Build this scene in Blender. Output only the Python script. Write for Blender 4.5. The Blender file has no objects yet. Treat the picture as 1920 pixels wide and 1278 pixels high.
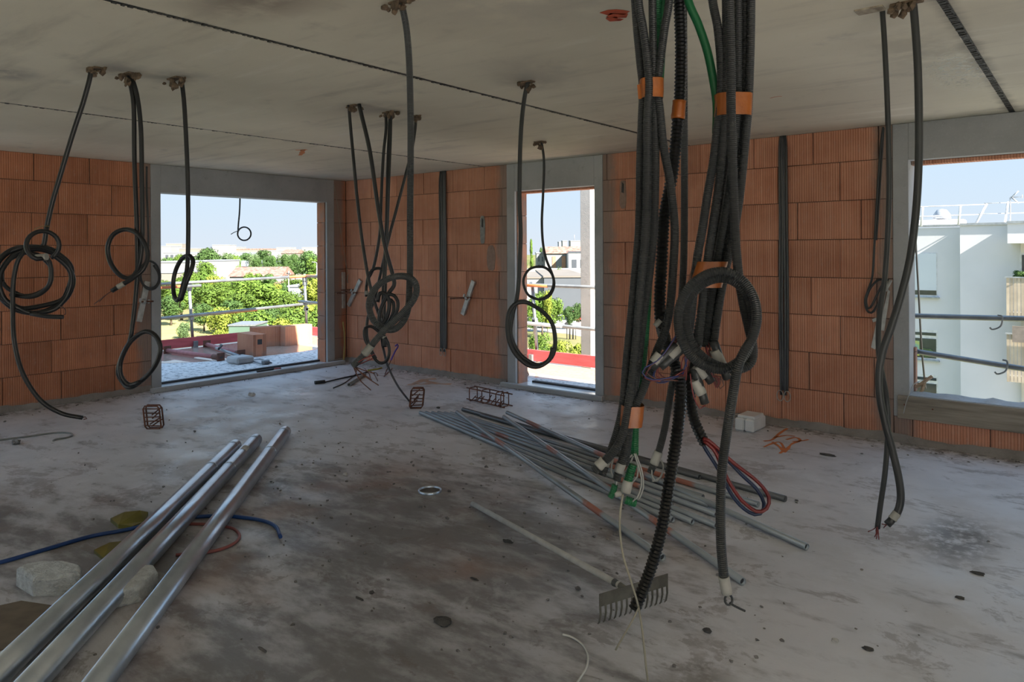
import bpy, bmesh, math, random
from mathutils import Vector, Matrix, noise as mnoise

# ------------------------------------------------------------------ camera
F_PX, CX, CY = 1350.5, 960.0, 470.4
YAW, ROLL = math.radians(39.12), math.radians(-0.302)
CAM = Vector((8.021, -6.246, 1.50))
H = 2.4735
FWD = Vector((-math.sin(YAW), math.cos(YAW), 0))
_r0 = Vector((math.cos(YAW), math.sin(YAW), 0)); _u0 = Vector((0, 0, 1))
RT = _r0 * math.cos(ROLL) + _u0 * math.sin(ROLL)
UP = -_r0 * math.sin(ROLL) + _u0 * math.cos(ROLL)
scene = bpy.context.scene
COL = scene.collection
cd = bpy.data.cameras.new('camera'); cam = bpy.data.objects.new('camera', cd); COL.objects.link(cam)
cd.sensor_fit = 'HORIZONTAL'; cd.sensor_width = 36.0; cd.lens = F_PX * 36.0 / 1920.0
cd.shift_x = 0.0; cd.shift_y = -(639.0 - CY) / 1920.0
cd.clip_start = 0.05; cd.clip_end = 3000
cam.matrix_world = Matrix(((RT.x, UP.x, -FWD.x, CAM.x), (RT.y, UP.y, -FWD.y, CAM.y), (RT.z, UP.z, -FWD.z, CAM.z), (0, 0, 0, 1)))
scene.camera = cam

# ------------------------------------------------------------------ sky, sun, exposure
vs = scene.view_settings
vs.view_transform = 'Standard'; vs.look = 'None'; vs.gamma = 1.0; vs.use_curve_mapping = False
vs.exposure = EXPOSURE = 0.80
w = bpy.data.worlds.new('sky'); scene.world = w; w.use_nodes = True
nt = w.node_tree; nt.nodes.clear()
tc = nt.nodes.new('ShaderNodeTexCoord'); sp = nt.nodes.new('ShaderNodeSeparateXYZ'); rp = nt.nodes.new('ShaderNodeValToRGB')
bg = nt.nodes.new('ShaderNodeBackground'); ow = nt.nodes.new('ShaderNodeOutputWorld')
nt.links.new(tc.outputs['Generated'], sp.inputs[0]); nt.links.new(sp.outputs['Z'], rp.inputs['Fac'])
el = rp.color_ramp.elements
el[0].position = 0.0; el[0].color = (0.54, 0.60, 0.67, 1)
el[1].position = 0.9; el[1].color = (0.34, 0.55, 0.86, 1)
e = el.new(0.05); e.color = (0.50, 0.60, 0.70, 1)
e = el.new(0.25); e.color = (0.40, 0.585, 0.79, 1)
nt.links.new(rp.outputs['Color'], bg.inputs['Color']); bg.inputs['Strength'].default_value = SKY = 0.80
nt.links.new(bg.outputs[0], ow.inputs['Surface'])
sl = bpy.data.lights.new('sun', 'SUN'); sl.energy = 14.5; sl.color = (1.0, 0.92, 0.80); sl.angle = math.radians(0.6)
so = bpy.data.objects.new('sun', sl); COL.objects.link(so)
SUN_DIR = Vector((1.0, -0.11, 0.71)).normalized()      # towards the sun
so.rotation_euler = SUN_DIR.to_track_quat('Z', 'Y').to_euler(); so.location = (20, -4, 15)

# ------------------------------------------------------------------ layout helpers (world coordinates)
def ray(x, y): return FWD + RT * ((x - CX) / F_PX) - UP * ((y - CY) / F_PX)
def at(x, y, d): return CAM + ray(x, y) * d                                   # a point d metres ahead
def on_plane(ax, v, x, y):
    d = ray(x, y); return CAM + d * ((v - CAM[ax]) / d[ax])
def on_floor(x, y, z=0.0): return on_plane(2, z, x, y)
def on_ceiling(x, y): return on_plane(2, H, x, y)
def wall_l(x, y, off=0.0): return on_plane(0, off, x, y)
def wall_r(x, y, off=0.0): return on_plane(1, -off, x, y)
def depth_of(p): return (p - CAM).dot(FWD)

# ------------------------------------------------------------------ mesh builder
class MB:
    def __init__(self): self.v = []; self.f = []; self.smooth = []
    def add(self, verts, faces, smooth=False):
        n = len(self.v); self.v += [Vector(a) for a in verts]
        self.f += [tuple(i + n for i in q) for q in faces]; self.smooth += [smooth] * len(faces); return self
    def box(self, a, b, m=None):
        x0, y0, z0 = a; x1, y1, z1 = b
        v = [(x0,y0,z0),(x1,y0,z0),(x1,y1,z0),(x0,y1,z0),(x0,y0,z1),(x1,y0,z1),(x1,y1,z1),(x0,y1,z1)]
        if m is not None: v = [m @ Vector(q) for q in v]
        return self.add(v, [(0,3,2,1),(4,5,6,7),(0,1,5,4),(1,2,6,5),(2,3,7,6),(3,0,4,7)])
    def bbox(self, a, b, bev=0.004, m=None):
        """box with chamfered edges"""
        c = [(a[i] + b[i]) / 2 for i in range(3)]; h = [abs(b[i] - a[i]) / 2 for i in range(3)]
        bev = min(bev, min(h) * 0.45)
        vs_, idx = [], {}
        for sx in (-1, 1):
            for sy in (-1, 1):
                for sz in (-1, 1):
                    for ax in range(3):
                        s = (sx, sy, sz); p = [c[i] + s[i] * (h[i] if i == ax else h[i] - bev) for i in range(3)]
                        idx[(sx, sy, sz, ax)] = len(vs_); vs_.append(Vector(p) if m is None else m @ Vector(p))
        F = []
        for ax in range(3):
            o1, o2 = [(1, 2), (0, 2), (0, 1)][ax]
            for s in (-1, 1):
                q = []
                for (p1, p2) in ((-1, -1), (1, -1), (1, 1), (-1, 1)):
                    k = [0, 0, 0]; k[ax] = s; k[o1] = p1; k[o2] = p2; q.append(idx[(*k, ax)])
                F.append(tuple(q))
        for ax in range(3):
            o1, o2 = [(1, 2), (0, 2), (0, 1)][ax]
            for s1 in (-1, 1):
                for s2 in (-1, 1):
                    def key(sa, which):
                        k = [0, 0, 0]; k[ax] = sa; k[o1] = s1; k[o2] = s2; return idx[(*k, which)]
                    F.append((key(-1, o1), key(1, o1), key(1, o2), key(-1, o2)))
        for sx in (-1, 1):
            for sy in (-1, 1):
                for sz in (-1, 1): F.append(tuple(idx[(sx, sy, sz, k)] for k in range(3)))
        return self.add(vs_, F)
    def prism(self, poly, axis, a, b):
        """polygon (2d) extruded along axis from a to b"""
        n = len(poly); v = []
        for t in (a, b):
            for (p, q) in poly: v.append([(t, p, q), (p, t, q), (p, q, t)][axis])
        return self.add(v, [tuple(range(n))[::-1], tuple(range(n, 2 * n))] + [(i, (i + 1) % n, n + (i + 1) % n, n + i) for i in range(n)])
    def tube(self, pts, r, n=8, cap=True, smooth=True, radii=None, closed=False):
        pts = [Vector(p) for p in pts]; m = len(pts)
        if m < 2: return self
        T = []
        for i in range(m):
            a = pts[i - 1] if (i > 0 or closed) else pts[i]; b = pts[(i + 1) % m] if (i < m - 1 or closed) else pts[i]
            t = (b - a); T.append(t.normalized() if t.length > 1e-9 else Vector((0, 0, 1)))
        ref = Vector((0, 0, 1)) if abs(T[0].z) < 0.9 else Vector((1, 0, 0))
        nrm = T[0].cross(ref).normalized(); base = len(self.v); vs_ = []
        for i in range(m):
            nrm = (nrm - T[i] * nrm.dot(T[i]))
            if nrm.length < 1e-6: nrm = T[i].orthogonal()
            nrm.normalize(); bi = T[i].cross(nrm); rr = radii[i] if radii else r
            for k in range(n):
                a = 2 * math.pi * k / n; vs_.append(pts[i] + (nrm * math.cos(a) + bi * math.sin(a)) * rr)
        F = []
        for i in range(m - (0 if closed else 1)):
            j = (i + 1) % m
            for k in range(n): F.append((i * n + k, i * n + (k + 1) % n, j * n + (k + 1) % n, j * n + k))
        self.add(vs_, F, smooth)
        if cap and not closed:
            self.f.append(tuple(base + k for k in range(n))[::-1]); self.smooth.append(False)
            self.f.append(tuple(base + (m - 1) * n + k for k in range(n))); self.smooth.append(False)
        return self
    def pipe(self, a, b, ro, ri, n=16):
        """hollow straight pipe"""
        a = Vector(a); b = Vector(b); t = (b - a).normalized(); u = t.orthogonal().normalized(); w_ = t.cross(u); vs_ = []
        for (p, r) in ((a, ro), (b, ro), (b, ri), (a, ri)):
            for k in range(n):
                g = 2 * math.pi * k / n; vs_.append(p + (u * math.cos(g) + w_ * math.sin(g)) * r)
        F = []
        for s in range(4):
            e_ = (s + 1) % 4
            for k in range(n): F.append((s * n + k, s * n + (k + 1) % n, e_ * n + (k + 1) % n, e_ * n + k))
        n0 = len(self.f); self.add(vs_, F)
        for i in range(4 * n): self.smooth[n0 + i] = (i // n) in (0, 2)
        return self
    def lathe(self, prof, c, n=20, m=None, smooth=True):
        c = Vector(c); vs_ = []
        for (r, z) in prof:
            for k in range(n):
                g = 2 * math.pi * k / n; p = Vector((r * math.cos(g), r * math.sin(g), z)); vs_.append((m @ p if m is not None else p) + c)
        F = []
        for i in range(len(prof) - 1):
            for k in range(n): F.append((i * n + k, i * n + (k + 1) % n, (i + 1) * n + (k + 1) % n, (i + 1) * n + k))
        return self.add(vs_, F, smooth)
    def rock(self, c, s, seed=0, flat=1.0, sub=2, rough=0.35):
        bm = bmesh.new(); bmesh.ops.create_icosphere(bm, subdivisions=sub, radius=1.0)
        vs_ = []
        for q in bm.verts:
            d = q.co.normalized(); k = 1 + rough * mnoise.noise(d * 1.7 + Vector((seed * 3.1, seed * 1.7, 0)))
            vs_.append(Vector(c) + Vector((d.x * s[0], d.y * s[1], d.z * s[2] * flat)) * k)
        self.add(vs_, [tuple(x.index for x in f.verts) for f in bm.faces]); bm.free(); return self
    def build(self, name, mat, parent=None, origin=None):
        me = bpy.data.meshes.new(name)
        if parent is not None: o0 = parent_origin(parent)
        elif origin is not None: o0 = Vector(origin)
        else:
            xs = [v.x for v in self.v]; ys = [v.y for v in self.v]; zs = [v.z for v in self.v]
            o0 = Vector(((min(xs) + max(xs)) / 2, (min(ys) + max(ys)) / 2, min(zs)))
        me.from_pydata([tuple(v - o0) for v in self.v], [], self.f)
        me.polygons.foreach_set('use_smooth', self.smooth)
        me.materials.append(mat); me.update()
        if len(self.f) < 3000 and not any(self.smooth):
            bm = bmesh.new(); bm.from_mesh(me); bmesh.ops.recalc_face_normals(bm, faces=bm.faces); bm.to_mesh(me); bm.free()
        o = bpy.data.objects.new(name, me); COL.objects.link(o)
        if parent is not None: o.parent = parent; ORI[o.name] = o0
        else: o.location = o0; ORI[o.name] = o0
        return o
ORI = {}
def parent_origin(p): return ORI[p.name]

def tag(o, label=None, cat=None, group=None, kind=None):
    if label: o['label'] = label
    if cat: o['category'] = cat
    if group: o['group'] = group
    if kind: o['kind'] = kind
    return o
def thing(name, loc, label, cat, group=None):
    o = bpy.data.objects.new(name, None); COL.objects.link(o); o.location = loc; o.empty_display_size = 0.05
    ORI[o.name] = Vector(loc); return tag(o, label, cat, group)
def struct(name, mb, mat): 
    return tag(mb.build(name, mat, origin=(0, 0, 0)), kind='structure')
def inst(name, mesh, parent, loc, rot=(0, 0, 0), scale=None):
    o = bpy.data.objects.new(name, mesh); COL.objects.link(o); o.parent = parent
    o.location = Vector(loc) - parent_origin(parent) if parent else loc
    o.rotation_euler = rot
    if scale: o.scale = scale
    return o
def mesh_of(mb, name, mat):
    me = bpy.data.meshes.new(name); me.from_pydata([tuple(v) for v in mb.v], [], mb.f)
    me.polygons.foreach_set('use_smooth', mb.smooth); me.materials.append(mat); me.update(); return me
def spline(P, step=0.02):
    """Catmull-Rom through P, resampled to even steps"""
    P = [Vector(p) for p in P]
    if len(P) == 2: Q = [P[0].lerp(P[1], i / 20) for i in range(21)]
    else:
        E_ = [P[0] * 2 - P[1]] + P + [P[-1] * 2 - P[-2]]; Q = []
        for i in range(1, len(E_) - 2):
            a, b, c, d = E_[i - 1:i + 3]
            for k in range(16):
                t = k / 16
                Q.append(0.5 * ((2 * b) + (c - a) * t + (2 * a - 5 * b + 4 * c - d) * t * t + (3 * b - a - 3 * c + d) * t ** 3))
        Q.append(P[-1])
    L = [0.0]
    for i in range(1, len(Q)): L.append(L[-1] + (Q[i] - Q[i - 1]).length)
    n = max(2, int(round(L[-1] / step))); R = []; j = 0
    for i in range(n + 1):
        s = L[-1] * i / n
        while j < len(Q) - 2 and L[j + 1] < s: j += 1
        seg = L[j + 1] - L[j]; R.append(Q[j].lerp(Q[j + 1], (s - L[j]) / seg if seg > 1e-9 else 0))
    return R
def corrugated(mb, pts, r, pitch=0.0045, n=10, depth=0.12):
    """pts from spline(); ring profile of a corrugated conduit"""
    P = spline(pts, pitch / 2)
    radii = [r * (1.0 if (i % 2) else 1.0 - depth) for i in range(len(P))]
    return mb.tube(P, r, n=n, radii=radii, smooth=False)

# ------------------------------------------------------------------ materials
def lin(c):
    return tuple(((v / 255) / 12.92 if v / 255 <= 0.04045 else ((v / 255 + 0.055) / 1.055) ** 2.4) for v in c)
MATS = {}
def mat(name, c1, c2=None, rough=0.7, metal=0.0, scale=6.0, bump=0.0, bscale=40.0, stretch=(1, 1, 1), spec=0.5, rand=0.0, coords='Object', detail=6, lo=0.35, hi=0.65, dist=0.01):
    m = bpy.data.materials.new(name); m.use_nodes = True; t = m.node_tree; b = t.nodes['Principled BSDF']
    b.inputs['Roughness'].default_value = rough; b.inputs['Metallic'].default_value = metal; b.inputs['Specular IOR Level'].default_value = spec
    c2 = c2 or tuple(v * 0.75 for v in c1)
    co = t.nodes.new('ShaderNodeTexCoord'); mp = t.nodes.new('ShaderNodeMapping'); mp.inputs['Scale'].default_value = stretch
    t.links.new(co.outputs[coords], mp.inputs['Vector'])
    nz = t.nodes.new('ShaderNodeTexNoise'); nz.inputs['Scale'].default_value = scale; nz.inputs['Detail'].default_value = detail
    t.links.new(mp.outputs[0], nz.inputs['Vector'])
    r = t.nodes.new('ShaderNodeValToRGB'); r.color_ramp.elements[0].position = lo; r.color_ramp.elements[1].position = hi
    r.color_ramp.elements[0].color = (*c2, 1); r.color_ramp.elements[1].color = (*c1, 1)
    t.links.new(nz.outputs[0], r.inputs['Fac']); out = r.outputs['Color']
    if rand:
        oi = t.nodes.new('ShaderNodeObjectInfo'); hs = t.nodes.new('ShaderNodeHueSaturation'); mr = t.nodes.new('ShaderNodeMapRange')
        mr.inputs['To Min'].default_value = 1 - rand; mr.inputs['To Max'].default_value = 1 + rand
        t.links.new(oi.outputs['Random'], mr.inputs['Value']); t.links.new(mr.outputs[0], hs.inputs['Value']); t.links.new(out, hs.inputs['Color']); out = hs.outputs['Color']
    t.links.new(out, b.inputs['Base Color'])
    if bump:
        n2 = t.nodes.new('ShaderNodeTexNoise'); n2.inputs['Scale'].default_value = bscale; n2.inputs['Detail'].default_value = 5
        t.links.new(mp.outputs[0], n2.inputs['Vector']); bp = t.nodes.new('ShaderNodeBump'); bp.inputs['Strength'].default_value = bump; bp.inputs['Distance'].default_value = dist
        t.links.new(n2.outputs[0], bp.inputs['Height']); t.links.new(bp.outputs[0], b.inputs['Normal'])
    MATS[name] = m; return m
class NT:
    """small helper to write node graphs"""
    def __init__(self, m): self.m = m; self.t = m.node_tree
    def n(self, typ, **kw):
        x = self.t.nodes.new(typ)
        for k, v in kw.items(): setattr(x, k, v)
        return x
    def link(self, a, b): self.t.links.new(a, b)
    def val(self, sock, v):
        if hasattr(v, 'is_linked') or hasattr(v, 'links'): self.link(v, sock)
        else: sock.default_value = v
    def math(self, op, a, b=0.0, clamp=False):
        x = self.n('ShaderNodeMath', operation=op, use_clamp=clamp); self.val(x.inputs[0], a); self.val(x.inputs[1], b); return x.outputs[0]
    def mix(self, f, a, b, blend='MIX'):
        x = self.n('ShaderNodeMix', data_type='RGBA', blend_type=blend); self.val(x.inputs[0], f)
        self.val(x.inputs[6], a if not isinstance(a, tuple) else (*a, 1)[:4]); self.val(x.inputs[7], b if not isinstance(b, tuple) else (*b, 1)[:4]); return x.outputs[2]
    def noise(self, vec, scale, detail=5, rough=0.55, dist=0.0):
        x = self.n('ShaderNodeTexNoise'); self.link(vec, x.inputs['Vector']); x.inputs['Scale'].default_value = scale; x.inputs['Detail'].default_value = detail
        x.inputs['Roughness'].default_value = rough; x.inputs['Distortion'].default_value = dist; return x.outputs[0]
    def ramp(self, f, stops):
        x = self.n('ShaderNodeValToRGB'); e_ = x.color_ramp.elements
        while len(e_) < len(stops): e_.new(0.5)
        for el_, (p, c) in zip(e_, stops):
            el_.position = p; el_.color = (*c, 1) if isinstance(c, tuple) else (c, c, c, 1)
        self.link(f, x.inputs['Fac']); return x.outputs['Color']
    def smooth(self, f, a, b, lo=0.0, hi=1.0):
        x = self.n('ShaderNodeMapRange', interpolation_type='SMOOTHSTEP'); self.val(x.inputs['Value'], f)
        x.inputs['From Min'].default_value = a; x.inputs['From Max'].default_value = b; x.inputs['To Min'].default_value = lo; x.inputs['To Max'].default_value = hi; return x.outputs[0]
    def mapping(self, vec, scale=(1, 1, 1), loc=(0, 0, 0), rot=(0, 0, 0)):
        x = self.n('ShaderNodeMapping'); self.link(vec, x.inputs['Vector']); x.inputs['Scale'].default_value = scale; x.inputs['Location'].default_value = loc; x.inputs['Rotation'].default_value = rot; return x.outputs[0]
    def blob(self, pos, c, rx, ry, soft=0.5):
        """1 inside an ellipse on the floor plane, falling to 0"""
        d = self.n('ShaderNodeVectorMath', operation='SUBTRACT'); self.link(pos, d.inputs[0]); d.inputs[1].default_value = (c[0], c[1], 0)
        s = self.n('ShaderNodeVectorMath', operation='MULTIPLY'); self.link(d.outputs[0], s.inputs[0]); s.inputs[1].default_value = (1 / rx, 1 / ry, 0)
        l = self.n('ShaderNodeVectorMath', operation='LENGTH'); self.link(s.outputs[0], l.inputs[0]); return self.smooth(l.outputs['Value'], 1.0, soft)
    def bump(self, h, strength, dist=0.01, normal=None):
        x = self.n('ShaderNodeBump'); x.inputs['Strength'].default_value = strength; x.inputs['Distance'].default_value = dist; self.link(h, x.inputs['Height'])
        if normal is not None: self.link(normal, x.inputs['Normal'])
        return x.outputs[0]
def newmat(name, rough=0.8, spec=0.3, metal=0.0):
    m = bpy.data.materials.new(name); m.use_nodes = True; g = NT(m); b = m.node_tree.nodes['Principled BSDF']
    b.inputs['Roughness'].default_value = rough; b.inputs['Specular IOR Level'].default_value = spec; b.inputs['Metallic'].default_value = metal
    MATS[name] = m; return m, g, b

# ------------------------------------------------------------------ room materials
def brick_material(name, axis, edges, base=(0.70, 0.325, 0.205), dark=(0.52, 0.215, 0.13), dust=(0.56, 0.44, 0.38), lines=0.7):
    m, g, b = newmat(name, 0.9, 0.15)
    tcn = g.n('ShaderNodeTexCoord'); geo = g.n('ShaderNodeNewGeometry'); oi = g.n('ShaderNodeObjectInfo')
    loc = tcn.outputs['Object']; pos = geo.outputs['Position']
    sx = g.n('ShaderNodeSeparateXYZ'); g.link(loc, sx.inputs[0]); lx = sx.outputs['X']
    off = g.math('MULTIPLY', oi.outputs['Random'], 7.0)
    # grooves that run up the face, unevenly spaced
    cb = g.n('ShaderNodeCombineXYZ'); g.link(lx, cb.inputs[0]); g.link(off, cb.inputs[1])
    n1 = g.noise(cb.outputs[0], 26, 2)
    ph = g.math('ADD', g.math('MULTIPLY', lx, 2 * math.pi / 0.019), g.math('MULTIPLY', n1, 5.0))
    rib = g.math('SINE', ph); rib01 = g.math('ADD', g.math('MULTIPLY', rib, 0.5), 0.5)
    thin = g.math('POWER', rib01, 5.0)
    n2 = g.noise(cb.outputs[0], 55, 3); strong = g.smooth(n2, 0.38, 0.6, 0.15, 1.0)
    blot = g.noise(pos, 2.3, 5, 0.6); fine = g.noise(g.mapping(loc, (1, 1, 0.25)), 60, 4)
    c = g.mix(g.smooth(blot, 0.3, 0.7), dark, base)
    c = g.mix(g.math('MULTIPLY', g.math('MULTIPLY', thin, strong), lines), c, (0.76, 0.46, 0.33))
    c = g.mix(g.math('MULTIPLY', g.smooth(rib01, 0.25, 0.0), lines * 0.7), c, tuple(v * 0.55 for v in dark))
    c = g.mix(g.smooth(fine, 0.55, 0.8, 0, 0.3), c, dust)
    # mortar slurry on the bricks beside the concrete posts and some vertical smears
    sp_ = g.n('ShaderNodeSeparateXYZ'); g.link(pos, sp_.inputs[0]); s = sp_.outputs['XYZ'.index(axis)]
    acc = None
    nm = g.noise(g.mapping(pos, (1, 1, 0.5)), 5.0, 6, 0.65)
    for e0 in edges:
        d = g.math('ABSOLUTE', g.math('SUBTRACT', s, e0)); k = g.smooth(g.math('SUBTRACT', d, g.math('MULTIPLY', nm, 0.34)), 0.02, -0.10)
        acc = k if acc is None else g.math('MAXIMUM', acc, k)
    sm = g.noise(g.mapping(pos, (3.2, 3.2, 0.9)), 1.6, 4, 0.5); smear = g.smooth(sm, 0.68, 0.78, 0, 0.55)
    acc = g.math('MAXIMUM', acc, smear)
    low = g.smooth(sp_.outputs['Z'], 0.10, 0.02, 0, 0.7); acc = g.math('MAXIMUM', acc, g.math('MULTIPLY', low, g.smooth(nm, 0.35, 0.6)))
    c = g.mix(g.math('MULTIPLY', acc, 0.8), c, (0.30, 0.245, 0.215))
    hs = g.n('ShaderNodeHueSaturation'); mr = g.n('ShaderNodeMapRange'); mr.inputs['To Min'].default_value = 0.86; mr.inputs['To Max'].default_value = 1.1
    g.link(oi.outputs['Random'], mr.inputs['Value']); g.link(mr.outputs[0], hs.inputs['Value']); g.link(c, hs.inputs['Color']); g.link(hs.outputs[0], b.inputs['Base Color'])
    h = g.math('ADD', g.math('MULTIPLY', rib, 0.5), g.math('MULTIPLY', fine, 0.5)); g.link(g.bump(h, 0.55, 0.004), b.inputs['Normal'])
    return m
BRICK_R = brick_material('terracotta_long_wall', 'X', (2.87, 4.13, 6.78))
BRICK_L = brick_material('terracotta_window_wall', 'Y', (-2.63, -0.2), base=(0.60, 0.245, 0.135), dark=(0.42, 0.165, 0.09), lines=0.35)
BRICK_OUT = brick_material('terracotta_loose', 'X', (99,), base=(0.66, 0.31, 0.19))

def concrete(name, c1, c2, c3, sc=1.0, rough=0.85, streak=(1, 1, 1), pits=True, bump=0.25, spec=0.25):
    m, g, b = newmat(name, rough, spec); geo = g.n('ShaderNodeNewGeometry'); pos = geo.outputs['Position']
    big = g.noise(g.mapping(pos, streak), 0.9 * sc, 6, 0.6); mid = g.noise(g.mapping(pos, streak), 6 * sc, 6, 0.65); fin = g.noise(pos, 60, 4)
    c = g.mix(g.smooth(big, 0.3, 0.7), c2, c1); c = g.mix(g.smooth(mid, 0.56, 0.8, 0, 0.6), c, c3); c = g.mix(g.smooth(fin, 0.5, 0.9, 0, 0.4), c, tuple(v * 1.2 for v in c1))
    h = g.math('ADD', mid, g.math('MULTIPLY', fin, 0.4))
    if pits:
        vo = g.n('ShaderNodeTexVoronoi'); g.link(pos, vo.inputs['Vector']); vo.inputs['Scale'].default_value = 9
        pk = g.smooth(vo.outputs['Distance'], 0.06, 0.02); pk = g.math('MULTIPLY', pk, g.smooth(g.noise(pos, 3.1, 2), 0.5, 0.55)); c = g.mix(g.math('MULTIPLY', pk, 0.7), c, tuple(v * 0.25 for v in c3)); h = g.math('SUBTRACT', h, pk)
    g.link(c, b.inputs['Base Color']); g.link(g.bump(h, bump, 0.008), b.inputs['Normal']); return m
CONC_FRAME = concrete('formed_concrete', (0.47, 0.475, 0.48), (0.36, 0.365, 0.37), (0.22, 0.22, 0.22), 1.6)
CONC_OUT = concrete('outdoor_concrete', (0.50, 0.49, 0.47), (0.42, 0.41, 0.40), (0.30, 0.29, 0.28), 1.4)
MORTAR = concrete('mortar', (0.33, 0.30, 0.28), (0.24, 0.215, 0.20), (0.15, 0.13, 0.12), 4, pits=False, bump=0.6)

def ceiling_material():
    m, g, b = newmat('ceiling_concrete', 0.62, 0.35); geo = g.n('ShaderNodeNewGeometry'); pos = geo.outputs['Position']
    st = g.mapping(pos, (0.45, 2.6, 1), rot=(0, 0, math.radians(8)))
    a = g.noise(pos, 0.55, 4, 0.5); s = g.noise(st, 2.2, 7, 0.62); f = g.noise(pos, 34, 5, 0.6); mid = g.noise(pos, 3.4, 6, 0.62)
    c = g.mix(g.smooth(a, 0.32, 0.68), (0.62, 0.57, 0.45), (0.80, 0.745, 0.60))
    c = g.mix(g.smooth(s, 0.50, 0.76, 0, 0.55), c, (0.42, 0.38, 0.31)); c = g.mix(g.smooth(s, 0.42, 0.22, 0, 0.5), c, (0.86, 0.82, 0.71))
    c = g.mix(g.smooth(mid, 0.58, 0.8, 0, 0.5), c, (0.36, 0.33, 0.28)); c = g.mix(g.smooth(f, 0.62, 0.85, 0, 0.4), c, (0.33, 0.30, 0.25))
    # rusty brown smudge and grey damp spot
    for (cc, rx, ry, col, k) in (((5.6, -4.75), 0.6, 0.36, (0.25, 0.20, 0.16), 0.85), ((3.95, -4.62), 0.35, 0.22, (0.34, 0.32, 0.28), 0.8), ((4.05, -4.30), 0.28, 0.22, (0.34, 0.32, 0.28), 0.8), ((4.2, -3.05), 0.4, 0.3, (0.40, 0.37, 0.32), 0.7), ((5.48, -2.95), 0.25, 0.3, (0.38, 0.35, 0.30), 0.7), ((6.4, -4.1), 0.9, 0.6, (0.45, 0.42, 0.36), 0.6), ((3.45, -4.95), 0.28, 0.22, (0.27, 0.26, 0.24), 0.9), ((7.35, -2.2), 0.35, 0.8, (0.42, 0.38, 0.30), 0.6), ((5.7, -3.1), 0.5, 0.5, (0.42, 0.39, 0.34), 0.5)):
        e_ = g.blob(pos, cc, rx, ry, 0.1); e_ = g.math('MULTIPLY', e_, g.smooth(mid, 0.32, 0.58, 0, k)); c = g.mix(e_, c, col)
    # stains along the slab joints, heavy beside the last one
    sx = g.n('ShaderNodeSeparateXYZ'); g.link(pos, sx.inputs[0])
    for (x0, wd, k) in ((2.54, 0.035, 0.5), (5.06, 0.06, 0.6), (7.55, 0.12, 0.8)):
        d = g.math('ABSOLUTE', g.math('SUBTRACT', sx.outputs['X'], x0)); e_ = g.smooth(g.math('SUBTRACT', d, g.math('MULTIPLY', s, wd)), 0.01, -wd * 0.6, 0, k); c = g.mix(e_, c, (0.20, 0.175, 0.14))
    g.link(c, b.inputs['Base Color']); wet = g.math('MULTIPLY', g.blob(pos, (7.42, -1.6), 0.25, 0.9, 0.3), g.smooth(f, 0.45, 0.6)); g.link(g.math('SUBTRACT', 0.66, g.math('MULTIPLY', wet, 0.5)), b.inputs['Roughness'])
    g.link(g.bump(g.math('ADD', mid, g.math('MULTIPLY', f, 0.5)), 0.12, 0.006), b.inputs['Normal']); return m
CEIL = ceiling_material()

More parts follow.
